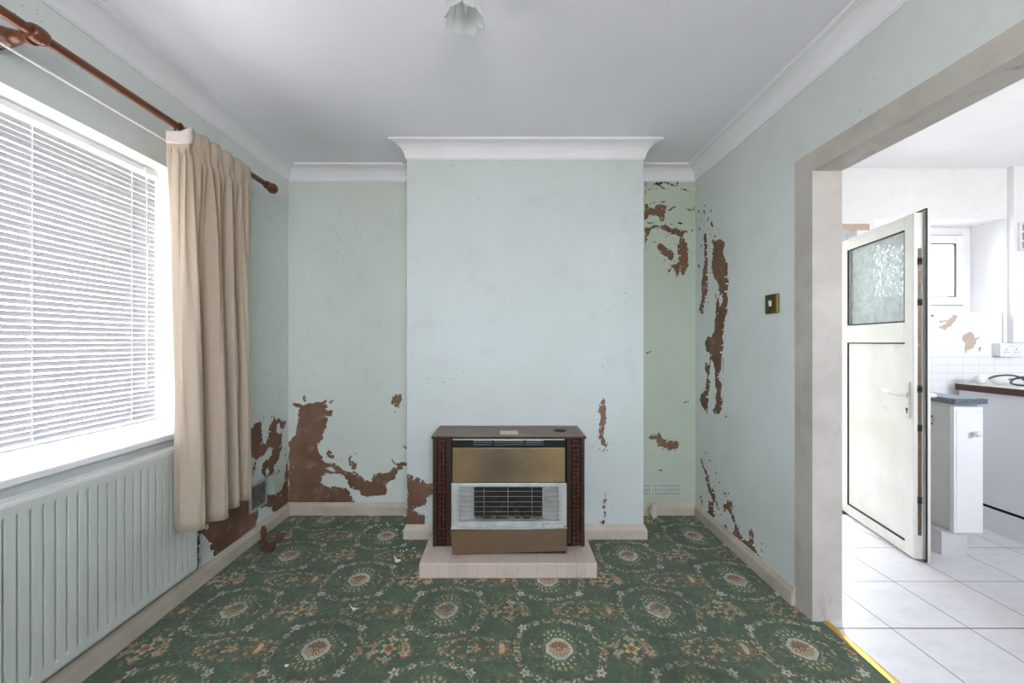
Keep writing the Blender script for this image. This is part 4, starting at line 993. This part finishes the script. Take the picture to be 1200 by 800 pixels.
part(mb, 'convector_fins', M['radiator_dark'], ra)
mb = MB()
for yv in (RY0 + .2, RY1 - .2):
    mb = MB(); mb.box(XL + .001, RXB + .004, yv, yv + .03, RZ0_ + .1, RZ1_ - .08, bev=.001); part(mb, 'wall_bracket', M['radiator'], ra)

# ------------------------------------------------------------------ wall vent, socket, switch, alcove vents
ve = thing('wall_vent', (-1.5, 2.395, .26), 'square slatted air vent low on the left wall beside the curtain', 'vent')
def frame_x(mb, x0, x1, y0, y1, z0, z1, t, bev=.0015):
    window_frame(mb, y0, y1, z0, z1, t, lambda a, b, c, d: mb.box(x0, x1, a, b, c, d, bev=bev))
mb = MB(); frame_x(mb, -1.5, -1.489, 2.315, 2.478, .183, .345, .014); part(mb, 'frame', M['old_white'], ve)
mb = MB(); mb.box(-1.5, -1.4985, 2.325, 2.468, .193, .335); part(mb, 'backing', M['dark'], ve)
mb = MB()
for k in range(10):
    z = .203 + k * .0136
    mb.prism([(-1.4980, 2.329, z + .008), (-1.4965, 2.329, z + .009), (-1.4895, 2.329, z + .001), (-1.491, 2.329, z)], (0, .135, 0))
part(mb, 'louvre', pmat('dusty_grey_louvre', (.20, .19, .165), (.12, .11, .095), 20, .7), ve)
so = thing('wall_socket', (-1.5, 2.545, .29), 'white surface box power socket low on the left wall next to the vent', 'socket')
mb = MB(); mb.box(-1.5, -1.466, 2.492, 2.588, .232, .342, bev=.003); part(mb, 'back_box', M['old_plastic'], so)
mb = MB(); mb.box(-1.466, -1.458, 2.490, 2.590, .230, .344, bev=.003); part(mb, 'faceplate', M['old_plastic'], so)
for y, z, a, b in ((2.54, .305, .004, .008), (2.524, .275, .008, .004), (2.556, .275, .008, .004)):
    mb = MB(); mb.box(-1.4585, -1.4572, y - a / 2, y + a / 2, z - b / 2, z + b / 2); part(mb, 'pin_hole', M['dark'], so)
sw = thing('light_switch', (XR, 1.94, 1.37), 'dark tarnished brass light switch on the right wall beside the doorway', 'light switch')
mb = MB(); mb.box(XR - .009, XR, 1.893, 1.987, 1.323, 1.417, bev=.004); part(mb, 'plate', M['brass'], sw)
mb = MB(); mb.box(XR - .0105, XR - .0085, 1.890, 1.894, 1.325, 1.415); mb.box(XR - .0115, XR - .0088, 1.898, 1.9005, 1.330, 1.410); part(mb, 'bright_edge', M['gold'], sw)
mb = MB(); mb.prism([(XR - .009, 1.937, 1.358), (XR - .009, 1.937, 1.386), (XR - .016, 1.937, 1.386), (XR - .011, 1.937, 1.358)], (0, .016, 0)); part(mb, 'rocker', M['white_plastic'], sw)
AV = None
for nm, x0, x1, lab in (('a', .914, 1.000, 'left of two pale louvre vents low on the right alcove wall'), ('b', 1.005, 1.200, 'right and wider of two pale louvre vents low on the right alcove wall')):
    t = thing('air_vent', ((x0 + x1) / 2, YB, .17), lab, 'vent', 'painted vents in the right alcove')
    mb = MB(); mb.box(x0, x1, YB - .006, YB, .126, .216, bev=.002); part(mb, 'plate', M['old_plastic'], t)
    mb = MB(); x = x0 + .012
    while x < x1 - .012:
        for z in (.138, .164, .190): mb.box(x, x + .004, YB - .0068, YB - .0055, z, z + .016)
        x += .0125
    part(mb, 'slots', pmat('painted_slot_shade', (.24, .27, .22), (.18, .20, .16), 30, .8), t)
    mb = MB(); mb.box(x0 - .004, x1 + .004, YB - .010, YB, .214, .224, bev=.002); part(mb, 'top_lip', M['old_plastic'], t)

# ------------------------------------------------------------------ pendant shade of glass petals
LX, LY, LZ = -.139, 1.30, 2.228
pe = thing('pendant_lamp', (LX, LY, ZC), 'frosted glass petal lamp shade hanging from the ceiling', 'lamp')
mb = MB(); mb.lathe([(.045, 0), (.045, -.006), (.036, -.020), (.012, -.028)], (LX, LY, ZC), 'Z', 24); part(mb, 'ceiling_rose', M['white_plastic'], pe)
mb = MB(); mb.tube([(LX, LY, ZC - .02), (LX, LY, LZ + .12)], .0035, 8); part(mb, 'cord', M['white_plastic'], pe)
mb = MB(); mb.lathe([(.012, .0), (.020, -.004), (.021, -.05), (.017, -.052)], (LX, LY, LZ + .130), 'Z', 20); part(mb, 'lamp_holder', M['white_plastic'], pe)
def petal(ang, r0, z0, L_, w_, flare, curl):
    rows = []
    ca, sa = math.cos(ang), math.sin(ang)
    for i in range(13):
        s = i / 12
        wd = w_ * (.62 + .38 * math.sin(min(s * 1.5, 1) * PI / 2)) * math.sqrt(max(1 - max(0, (s - .62) / .38) ** 2.6, .004))
        r = r0 + flare * s ** 1.6 + curl * max(0, s - .78) ** 2; z = z0 - L_ * s
        row = []
        for j in range(9):
            q = j / 8 - .5; a = q * 2 * wd / max(r0, .02) * .5
            rr = r - .006 * (2 * q) ** 2 * (s)
            lx, ly = rr * math.cos(a), rr * math.sin(a)
            row.append((LX + lx * ca - ly * sa, LY + lx * sa + ly * ca, z))
        rows.append(row)
    return rows
for tier, n, a0, r0, z0, L_, w_, fl in ((0, 8, PI / 8, .046, LZ + .112, .112, .037, .020),):
    for k in range(n):
        L2 = L_ * (1 + .03 * math.sin(k * 2.1))
        mb = MB(); mb.grid(petal(a0 + 2 * PI * k / n, r0, z0, L2, w_, fl, .10)); o = part(mb, 'glass_petal', M['petal'], pe); solidify(o, .0022)
mb = MB(); mb.lathe([(.018, 0), (.047, -.003), (.048, -.008), (.018, -.010)], (LX, LY, LZ + .118), 'Z', 32); part(mb, 'shade_ring', M['white_plastic'], pe)
# ------------------------------------------------------------------ hearth and gas fire
mb = MB(); mb.box(-.440, .4526, 1.994, YC - .002, 0, .077, bev=.007, seg=3)
tag(mb.build('hearth', M['hearth'], origin=(0, 2.2, 0)), 'pink tiled hearth slab on the green carpet under the gas fire', 'hearth')
gf = thing('gas_fire', (.01, 2.25, .077), 'old brown gas fire with bronze panels standing on the pink hearth', 'gas fire')
mb = MB(); mb.box(-.404, .424, 2.140, 2.402, .667, .681, bev=.003); part(mb, 'top_panel', M['top_wood'], gf)
mb = MB(); mb.box(-.406, .426, 2.136, 2.146, .664, .678, bev=.003); part(mb, 'top_edge_trim', M['walnut'], gf)
mb = MB(); mb.box(-.400, .419, 2.175, 2.400, .085, .668); mb.box(-.27, .3085, 2.135, 2.18, .0775, .2); mb.box(-.27, .3085, 2.088, 2.14, .0775, .094)
# hollow for the burner is left in front of this dark carcass
part(mb, 'carcass', M['dark'], gf)
for sx, (a0, a1, b0, b1, c0, c1) in ((-1, (-.4007, -.378, -.372, -.333, -.328, -.297)), (1, (.399, .4195, .353, .393, .3235, .348))):
    mb = MB(); mb.box(a0, a1, 2.150, 2.400, .081, .667, bev=.003); mb.box(c0, c1, 2.152, 2.19, .081 - (.012 if sx < 0 else 0) + .012, .667, bev=.004)
    mb.box(min(a0, c0), max(a1, c1), 2.168, 2.20, .081, .667); part(mb, 'side_column', M['walnut'], gf)
    mb = MB(); n = 23; h = (.660 - .086) / n
    for k in range(n):
        for q in range(2):
            w = (b1 - b0) / 2
            mb.box(b0 + q * w + .0004, b0 + (q + 1) * w - .0004, 2.149, 2.170, .086 + k * h + .001, .086 + (k + 1) * h - .001, bev=.0045)
    part(mb, 'carved_strip', M['carved'], gf)
# warm-air louvre under the top
mb = MB(); mb.box(-.290, .311, 2.142, 2.150, .657, .664, bev=.001); mb.box(-.186, .205, 2.160, 2.164, .618, .657)
part(mb, 'louvre_backplate', M['chrome'], gf)
mb = MB()
for z in (.6245, .6355, .6465): mb.box(-.294, .316, 2.140, 2.160, z - .0022, z + .0022, bev=.001)
for x in (-.186, -.075, .098, .205): mb.box(x - .005, x + .005, 2.142, 2.162, .618, .657)
for a, b in ((-.294, -.19), (.209, .316)): mb.box(a, b, 2.148, 2.164, .618, .657)
part(mb, 'louvre_bars', M['dark'], gf)
mb = MB(); mb.box(-.291, .311, 2.128, 2.140, .4335, .619, bev=.003); part(mb, 'upper_panel', M['bronze'], gf)
# chrome surround and angled reflectors
mb = MB(); FY0, FY1 = 2.118, 2.175
ox0, ox1, oz0, oz1 = -.295, .318, .2065, .4325
ix0, ix1, iz0, iz1 = -.250, .272, .229, .4153
window = ((ox0, ix0, oz0, oz1), (ix1, ox1, oz0, oz1), (ix0, ix1, oz0, iz0), (ix0, ix1, iz1, oz1))
for a, b, c, d in window: mb.box(a, b, FY0, FY0 + .010, c, d, bev=.0015)
mb.prism([(ox0, FY0 + .008, .192), (ox0, FY0 + .008, .212), (ox0, FY0 - .012, .205), (ox0, FY0 - .012, .194)], (ox1 - ox0, 0, 0))
part(mb, 'chrome_surround', M['chrome'], gf)
bx0, bx1, bz0, bz1, BYY = -.179, .193, .2214, .392, 2.172
mb = MB()
f_ = [(ix0, FY0 + .008, iz0), (ix1, FY0 + .008, iz0), (ix1, FY0 + .008, iz1), (ix0, FY0 + .008, iz1)]
b_ = [(bx0, BYY, bz0 + .01), (bx1, BYY, bz0 + .01), (bx1, BYY, bz1), (bx0, BYY, bz1)]
for i in range(4): mb.poly([f_[i], f_[(i + 1) % 4], b_[(i + 1) % 4], b_[i]])
part(mb, 'reflector', pmat('tarnished_reflector', (.64, .65, .66), (.50, .50, .50), 16, .34, metal=.5, c3=(.20, .19, .18), scale3=30, lo3=.6, hi3=.8), gf)
mb = MB(); rnd = random.Random(8)
for k in range(46):
    x, z = rnd.uniform(bx0 + .02, bx1 - .02), bz0 + .012 + abs(rnd.gauss(0, .055))
    if z > .36: continue
    r = rnd.uniform(.010, .019); q = bmesh.ops.create_icosphere(mb.bm, subdivisions=2, radius=1)
    for v in q['verts']:
        v.co = Vector((x, 2.166 - .012 * rnd.random(), z)) + Vector((v.co.x * r * 1.2, v.co.y * r * .5, v.co.z * r)) * (1 + .22 * math.sin(v.co.x * 5 + k) * math.cos(v.co.z * 4 + k))
part(mb, 'coals', M['coal'], gf)
mb = MB(); GY = 2.096
for z in (.3995, .3726, .3443, .3187, .2931, .2688, .2468):
    mb.tube([(-.268, FY0 + .002, z), (-.2575, GY + .006, z), (-.2484, GY, z), (.2664, GY, z), (.275, GY + .006, z), (.288, FY0 + .002, z)], .0011, 7)
for x in (-.2484, -.12, .0058, .1316, .2664):
    mb.tube([(x, FY0 + .002, .418), (x, GY - .001, .408), (x, GY - .001, .243), (x, FY0, .234)], .0013, 7)
part(mb, 'wire_guard', M['steel'], gf)
# loose bottom panel, hanging askew and leaning forward
c = [(-.2985, 2.108, .1855), (.3165, 2.108, .2065), (.311, 2.068, .0998), (-.281, 2.068, .0785)]
mb = MB(); mb.prism(c, (0, .010, .003)); bmesh.ops.bevel(mb.bm, geom=list(mb.bm.edges), offset=.002, segments=2, affect='EDGES'); part(mb, 'lower_panel', M['bronze_low'], gf)
mb = MB(); mb.lathe([(.036, 0), (.036, .002), (.030, .003), (.028, .0015), (.012, .0015), (.011, .006), (0, .006)], (.300, 2.262, .681), 'Z', 28); part(mb, 'control_knob', M['dark'], gf)
mb = MB(); mb.box(-.037, .062, 2.172, 2.262, .681, .6816); part(mb, 'paper_label', M['paper'], gf)
for x in (-.395, .30):
    mb = MB(); mb.box(x, x + .08, 2.16, 2.39, .0775, .0855); part(mb, 'foot', M['dark'], gf)

# ------------------------------------------------------------------ kitchen: white half-glazed back door standing open
d1 = bpy.data.objects.new('door_1', None); COL.objects.link(d1); struct(d1)
d1.location = (2.203, 2.157, 0); d1.rotation_euler = (0, 0, math.atan2(.977, .213))
W = .66
mb = MB()
for a, b, c, d in ((0, .067, .012, 1.884), (W - .08, W, .012, 1.884), (.067, W - .08, 1.808, 1.884), (.067, W - .08, 1.180, 1.294), (.067, W - .08, .012, .075)):
    mb.box(a, b, -.045, 0, c, d, bev=.0025)
for a, b, c, d in ((-.018, .06, .004, 1.902), (W - .07, W, .004, 1.902), (.06, W - .07, 1.83, 1.902), (.06, W - .07, .004, .06)):
    mb.box(a, b, -.064, -.050, c, d, bev=.002)
mb.box(.004, .010, -.012, .0012, .02, 1.88)
mb.build('frame', M['dirty_upvc'], d1)
mb = MB()
for a, b, c, d in ((-.0172, -.0115, .0055, 1.9005), (W - .05, W, .0055, 1.9005), (-.0115, W - .05, 1.894, 1.9005), (-.0115, W - .05, .0055, .0115)):
    mb.box(a, b, -.0502, -.0448, c, d)
g0, g1 = .067, W - .08
for a, b, c, d in ((g1 - .010, g1, 1.294, 1.808), (g0, g0 + .003, 1.294, 1.808), (g0, g1, 1.800, 1.808), (g0, g1, 1.294, 1.302),
                   (g1 - .008, g1, .075, 1.180), (g0 + .003, g1, 1.173, 1.180), (g0 + .003, g1, .075, .085)):
    mb.box(a, b, -.006, .0006, c, d)
mb.build('gasket', M['gasket'], d1)
mb = MB(); mb.box(g0, g1, -.036, -.006, .075, 1.180, bev=.002); mb.build('lower_panel', M['dirty_upvc'], d1)
mb = MB(); mb.box(g0, g1, -.028, -.020, 1.294, 1.808); mb.build('obscured_glass', M['obscure'], d1)
mb = MB(); mb.box(-.0018, .001, -.034, -.018, .14, 1.69, bev=.0005); lk = mb.build('lock_strip', M['lock'], d1)
mb = MB()
for z in (1.62, 1.40, .93, .72, .33):
    mb.box(-.004, .0, -.036, -.016, z - .018, z + .018, bev=.001); mb.lathe([(.005, 0), (.005, .006), (0, .007)], (-.003, -.026, z), '-X', 10)
mb.build('lock_bolt', M['dark'], lk)
mb = MB(); mb.box(.022, .050, 0, .009, .765, .967, bev=.004); mb.build('handle_plate', M['handle'], d1)
mb = MB(); mb.tube([(.036, .008, .893), (.036, .035, .893), (.042, .045, .893), (.055, .048, .893), (.10, .048, .897), (.160, .046, .905)], [.010, .009, .009, .009, .0085, .007], 12)
mb.tube([(.036, -.064, .893), (.036, -.105, .893), (.040, -.118, .893), (.055, -.122, .893), (.10, -.122, .893), (.155, -.118, .897)], [.011, .011, .012, .012, .011, .008], 12)
mb.box(.022, .050, -.072, -.064, .765, .967, bev=.003)
mb.build('lever_handle', M['handle'], d1)
mb = MB(); mb.lathe([(.0085, 0), (.0085, .003), (0, .003)], (.036, .008, .815), 'Y', 14); mb.box(.0325, .0395, .008, .011, .792, .815); mb.build('keyhole', M['lock'], d1)
mb = MB()
for z in (.25, .95, 1.65): mb.tube([(W + .004, -.03, z - .05), (W + .004, -.03, z + .05)], .011, 12); mb.box(W - .02, W + .004, -.05, -.046, z - .045, z + .045)
mb.build('hinge', M['handle'], d1)

# narrow base cabinet
bc = thing('base_cabinet', (2.54, 2.45, 0), 'narrow white base cabinet with round knob beside the open back door', 'cabinet')
mb = MB(); mb.box(2.477, 2.612, 2.213, 2.705, .132, .845, bev=.001); part(mb, 'body', M['cab_side'], bc)
mb = MB(); mb.box(2.457, 2.617, 2.190, 2.210, .134, .828, bev=.002)
mb.box(2.468, 2.606, 2.1875, 2.192, .146, .816, bev=.002); dd = part(mb, 'door', M['cab'], bc)
mb = MB(); mb.lathe([(.010, 0), (.008, .008), (.009, .014), (.016, .022), (.017, .030), (.013, .036), (0, .037)], (2.556, 2.189, .685), '-Y', 20); part(mb, 'knob', M['white_plastic'], dd)
mb = MB(); mb.box(2.418, 2.560, 2.216, 2.70, 0, .131, bev=.001); part(mb, 'plinth', M['cab_side'], bc)
mb = MB(); mb.tube([(2.476, 2.323, .752), (2.462, 2.318, .752), (2.452, 2.314, .745), (2.450, 2.312, .73), (2.455, 2.314, .716), (2.466, 2.318, .709), (2.476, 2.323, .708)], .0045, 10); part(mb, 'hook', M['gasket'], bc)
mb = MB(); mb.box(2.440, 2.604 + .02, 2.172, 2.712, .845, .8755, bev=.005, seg=3)
tag(mb.build('cabinet_worktop', M['granite'], origin=(2.53, 2.45, .845)), 'speckled blue grey worktop piece on the narrow white cabinet', 'worktop')
# cabinet run with brown-edged worktop along the right
cr = thing('kitchen_unit', (3.3, 2.2, 0), 'long white kitchen unit under the brown edged worktop', 'cabinet')
mb = MB(); mb.box(3.056, 3.075, 1.2, 2.692, .150, .860, bev=.001); part(mb, 'front_panel', M['cab'], cr)
mb = MB(); mb.box(3.075, 3.62, 1.2, 2.690, .132, .860); part(mb, 'body', M['cab_side'], cr)
mb = MB(); mb.box(3.064, 3.078, 1.2, 2.690, .128, .152); part(mb, 'shadow_gap', M['dark'], cr)
mb = MB(); mb.box(3.036, 3.056, 1.2, 2.692, 0, .134, bev=.001); part(mb, 'plinth', M['cab'], cr)
wt = thing('kitchen_worktop', (3.3, 2.2, .861), 'brown edged cream worktop on the long kitchen unit', 'worktop')
mb = MB(); mb.box(3.034, 3.64, 1.19, 2.694, .862, .905, bev=.002); part(mb, 'slab', M['cream_top'], wt)
mb = MB(); mb.box(3.029, 3.0335, 1.19, 2.694, .862, .9035, bev=.001); part(mb, 'brown_edging', M['brown_edge'], wt)
cb = thing('cable', (3.18, 2.56, .905), 'looping dark cable with two rounded white plugs lying on the brown edged worktop', 'cable')
for x, y, rz in ((3.092, 2.60, .2), (3.190, 2.585, -.5)):
    mb = MB(); mb.lathe([(.012, -.022), (.034, -.018), (.041, -.006), (.041, .006), (.034, .018), (.012, .022)], (0, 0, 0), 'Y', 24)
    mb.xform(Matrix.Diagonal((1.0, 1, .8, 1))); mb.xform(Matrix.Translation((x, y, .9065 + .034)) @ Matrix.Rotation(rz, 4, 'Z') @ Matrix.Rotation(.35, 4, 'X')); part(mb, 'plug', M['white_plastic'], cb)
def curve(P, it=3): return [tuple(p) for p in smooth_pts(P, it)]
mb = MB(); mb.tube(curve([(3.12, 2.59, .942), (3.15, 2.57, .965), (3.20, 2.54, .975), (3.26, 2.53, .962), (3.285, 2.52, .93), (3.285, 2.48, .9115), (3.25, 2.47, .9115), (3.22, 2.52, .9115), (3.25, 2.58, .920), (3.30, 2.58, .955), (3.34, 2.55, .962), (3.375, 2.53, .94), (3.38, 2.49, .9115), (3.36, 2.45, .9115), (3.42, 2.42, .9115)]), .0055, 8); part(mb, 'flex', M['cord'], cb)
mb = MB(); mb.tube(curve([(3.215, 2.58, .938), (3.25, 2.56, .945), (3.29, 2.55, .952), (3.33, 2.545, .958)]), .0045, 8); part(mb, 'flex', M['cord'], cb)
ks = thing('double_socket', (3.40, YB, 1.13), 'white double power socket on the kitchen wall above the worktop', 'socket')
mb = MB(); mb.box(3.328, 3.474, 2.694, YB, 1.087, 1.175, bev=.004); part(mb, 'back_box', M['white_plastic'], ks)
mb = MB(); mb.box(3.326, 3.476, 2.686, 2.695, 1.085, 1.177, bev=.003); part(mb, 'faceplate', M['white_plastic'], ks)
for cx in (3.367, 3.435):
    for dx, dz, a, b in ((0, .006, .004, .009), (-.011, -.014, .008, .004), (.011, -.014, .008, .004)):
        mb = MB(); mb.box(cx + dx - a / 2, cx + dx + a / 2, 2.6852, 2.687, 1.128 + dz - b / 2, 1.128 + dz + b / 2); part(mb, 'pin_hole', M['dark'], ks)
for cx in (3.390, 3.412):
    mb = MB(); mb.box(cx - .005, cx + .005, 2.680, 2.688, 1.150, 1.166, bev=.002); part(mb, 'rocker_switch', M['white_plastic'], ks)
mb = MB(); mb.box(3.398, 3.412, YB - .010, YB, 1.177, 1.383, bev=.003)
tag(mb.build('cable_conduit', M['white_plastic'], origin=(3.405, YB, 1.28)), 'thin white cable conduit running from the window sill down to the kitchen socket', 'conduit')
kv = thing('kitchen_vent', (3.52, 2.70, 1.9), 'white slotted vent grille high on the kitchen wall right of the window', 'vent')
mb = MB(); window_frame(mb, 3.457, 3.60, 1.80, 1.99, .016, lambda a, b, c, d: mb.box(a, b, 2.684, 2.70, c, d, bev=.002))
for z in (1.86, 1.92): mb.box(3.47, 3.59, 2.686, 2.699, z, z + .012)
mb.box(3.488, 3.496, 2.687, 2.699, 1.81, 1.98); part(mb, 'frame', M['white_plastic'], kv)
mb = MB(); mb.box(3.465, 3.592, 2.697, 2.70, 1.81, 1.98); part(mb, 'backing', M['cord'], kv)

# ------------------------------------------------------------------ bits on the carpet
def chip(name, x, y, r, mat, seed, label, cat, group=None, th=.0018, curl=.25, z0=0.0):
    rnd = random.Random(seed); mb = MB(); n = rnd.choice((5, 6, 7)); a0 = rnd.uniform(0, 6)
    ring = [Vector((math.cos(a0 + k * 2 * PI / n) * r * rnd.uniform(.55, 1.25), math.sin(a0 + k * 2 * PI / n) * r * rnd.uniform(.45, .9), 0)) for k in range(n)]
    c = mb.bm.verts.new((0, 0, 0)); vs = [mb.bm.verts.new(p + Vector((0, 0, curl * (p.x ** 2) / r * (1 + .6 * math.sin(seed + i))))) for i, p in enumerate(ring)]
    for i in range(n): mb.bm.faces.new((c, vs[i], vs[(i + 1) % n]))
    q = bmesh.ops.extrude_face_region(mb.bm, geom=list(mb.bm.faces))
    for v in q['geom']:
        if isinstance(v, bmesh.types.BMVert): v.co.z += th
    mb.xform(Matrix.Rotation(rnd.uniform(-.3, .3), 4, 'X'))
    lo = min(v.co.z for v in mb.bm.verts); mb.xform(Matrix.Translation((0, 0, -lo)))
    o = mb.build(name, mat); o.location = (x, y, z0); return tag(o, label, cat, group)
for i, (x, y, r) in enumerate(FLAKES):
    chip('paint_flake', x, y, r, M['flake'], i, 'tiny white paint flake scattered on the carpet left of the hearth', 'paint flake', 'white paint flakes on the carpet')
chip('paint_flake', -.589, 2.150, .021, M['flake'], 71, 'largest white paint flake on the carpet beside the hearth end of the alcove', 'paint flake', 'white paint flakes on the carpet', curl=.9)
chip('paint_flake', -.675, 1.762, .019, M['flake'], 72, 'white paint flake lying alone on the open carpet left of centre', 'paint flake', 'white paint flakes on the carpet', curl=.7)
chip('paint_flake', -.806, 1.459, .010, M['flake'], 73, 'small white paint flake nearest the bottom edge, left of centre', 'paint flake', 'white paint flakes on the carpet')
chip('paint_flake', .925, 2.62, .013, M['flake'], 74, 'white paint flake on the carpet just inside the right alcove', 'paint flake', 'white paint flakes on the carpet')
chip('paint_flake', 1.21, 2.60, .007, M['flake'], 75, 'tiny white speck of paint by the skirting of the right alcove', 'paint flake', 'white paint flakes on the carpet')
mb = MB(); bmesh.ops.create_icosphere(mb.bm, subdivisions=3, radius=1)
for v in mb.bm.verts:
    k = 1 + .12 * math.sin(v.co.x * 5) * math.cos(v.co.z * 4 + 1) + .06 * math.sin(v.co.y * 9); v.co = Vector((v.co.x * .028, v.co.y * .024, v.co.z * .048)) * k
lo = min(v.co.z for v in mb.bm.verts); mb.xform(Matrix.Translation((0, 0, -lo)))
o = mb.build('plaster_lump', M['rubble']); o.location = (.985, 2.665, 0); tag(o, 'pale rounded plaster lump on the carpet against the right alcove skirting', 'rubble')
def shard(pts, th, loc, rot, label):
    mb = MB(); J = jag(pts, random.Random(len(label)), .3, .012); mb.prism([(x, 0, z) for x, z in J], (0, th, 0)); mb.xform(Matrix.Rotation(rot[2], 4, 'Z') @ Matrix.Rotation(rot[0], 4, 'X') @ Matrix.Rotation(rot[1], 4, 'Y'))
    lo = min(v.co.z for v in mb.bm.verts); mb.xform(Matrix.Translation((0, 0, -lo)))
    o = mb.build('plaster_shard', M['plaster_bit']); o.location = loc; return tag(o, label, 'rubble', 'broken brown plaster by the left skirting')
shard([(-.03, 0), (.035, 0), (.04, .03), (.015, .05), (-.005, .095), (-.028, .10), (-.022, .05)], .010, (-1.425, 2.31, 0), (-.22, 0, -.45), 'upright brown plaster shard leaning by the left skirting')
shard([(-.05, 0), (.03, -.01), (.055, .03), (.02, .05), (-.03, .04)], .012, (-1.375, 2.25, 0), (-1.35, .1, -.6), 'flat brown plaster shard lying on the carpet by the left skirting')
shard([(-.02, 0), (.025, 0), (.03, .035), (.0, .05), (-.018, .03)], .010, (-1.36, 2.36, 0), (-.8, .1, .5), 'small brown plaster shard behind the flat one by the left skirting')

# ------------------------------------------------------------------ daylight
wd = bpy.data.worlds.new('overcast_sky'); scene.world = wd; wd.use_nodes = True
nt = wd.node_tree; bg = nt.nodes['Background']
tc = nt.nodes.new('ShaderNodeTexCoord'); sp = nt.nodes.new('ShaderNodeSeparateXYZ'); nt.links.new(tc.outputs['Generated'], sp.inputs[0])
z = E(nt, sp.outputs[2])
nt.links.new(mix(nt, ramp(z, -.12, .05), (.62, .60, .57), (.90, .945, 1.02)), bg.inputs[0]); bg.inputs[1].default_value = SKY
def area(name, loc, rot, sx, sy, power=None, portal=False, col=(.93, .965, 1)):
    l = bpy.data.lights.new(name, 'AREA'); l.shape = 'RECTANGLE'; l.size = sx; l.size_y = sy
    if portal: l.cycles.is_portal = True
    else: l.energy = power; l.color = col
    o = bpy.data.objects.new(name, l); COL.objects.link(o); o.location = loc; o.rotation_euler = rot; return o
# sky portals in the openings (they only guide sampling of the sky)
area('portal_window', (-1.80, 1.06, 1.37), (0, -PI / 2, 0), 1.3, 1.7, portal=True)
area('portal_rear', (.22, YR - .16, 1.62), (PI / 2, 0, 0), 1.6, 1.15, portal=True)
area('portal_kitchen_window', (2.97, 3.05, 1.7), (-PI / 2, 0, 0), 1.0, .75, portal=True)
area('portal_kitchen_side', (3.0, KR - .1, 1.7), (PI / 2, 0, 0), 1.3, .85, portal=True)
area('portal_back_door', (2.0, 3.05, .98), (-PI / 2, 0, 0), .95, 2.05, portal=True)

# ------------------------------------------------------------------ camera and view
cam = bpy.data.cameras.new('camera'); cam.sensor_width = 36; cam.lens = 467 / 1200 * 36; cam.shift_x = .005; cam.clip_start = .02
co = bpy.data.objects.new('camera', cam); COL.objects.link(co); co.location = (0, 0, 1.187); co.rotation_euler = (PI / 2, 0, 0)
scene.camera = co
scene.view_settings.view_transform = 'Standard'; scene.view_settings.look = 'None'
scene.view_settings.gamma = 1; scene.view_settings.use_curve_mapping = False; scene.view_settings.exposure = EXPO
scene.cycles.use_denoising = True; scene.cycles.denoiser = 'OPENIMAGEDENOISE'
scene.cycles.max_bounces = 14; scene.cycles.diffuse_bounces = 8; scene.cycles.transparent_max_bounces = 16; scene.cycles.glossy_bounces = 4
scene.cycles.sample_clamp_indirect = 8; scene.cycles.caustics_reflective = False; scene.cycles.caustics_refractive = False
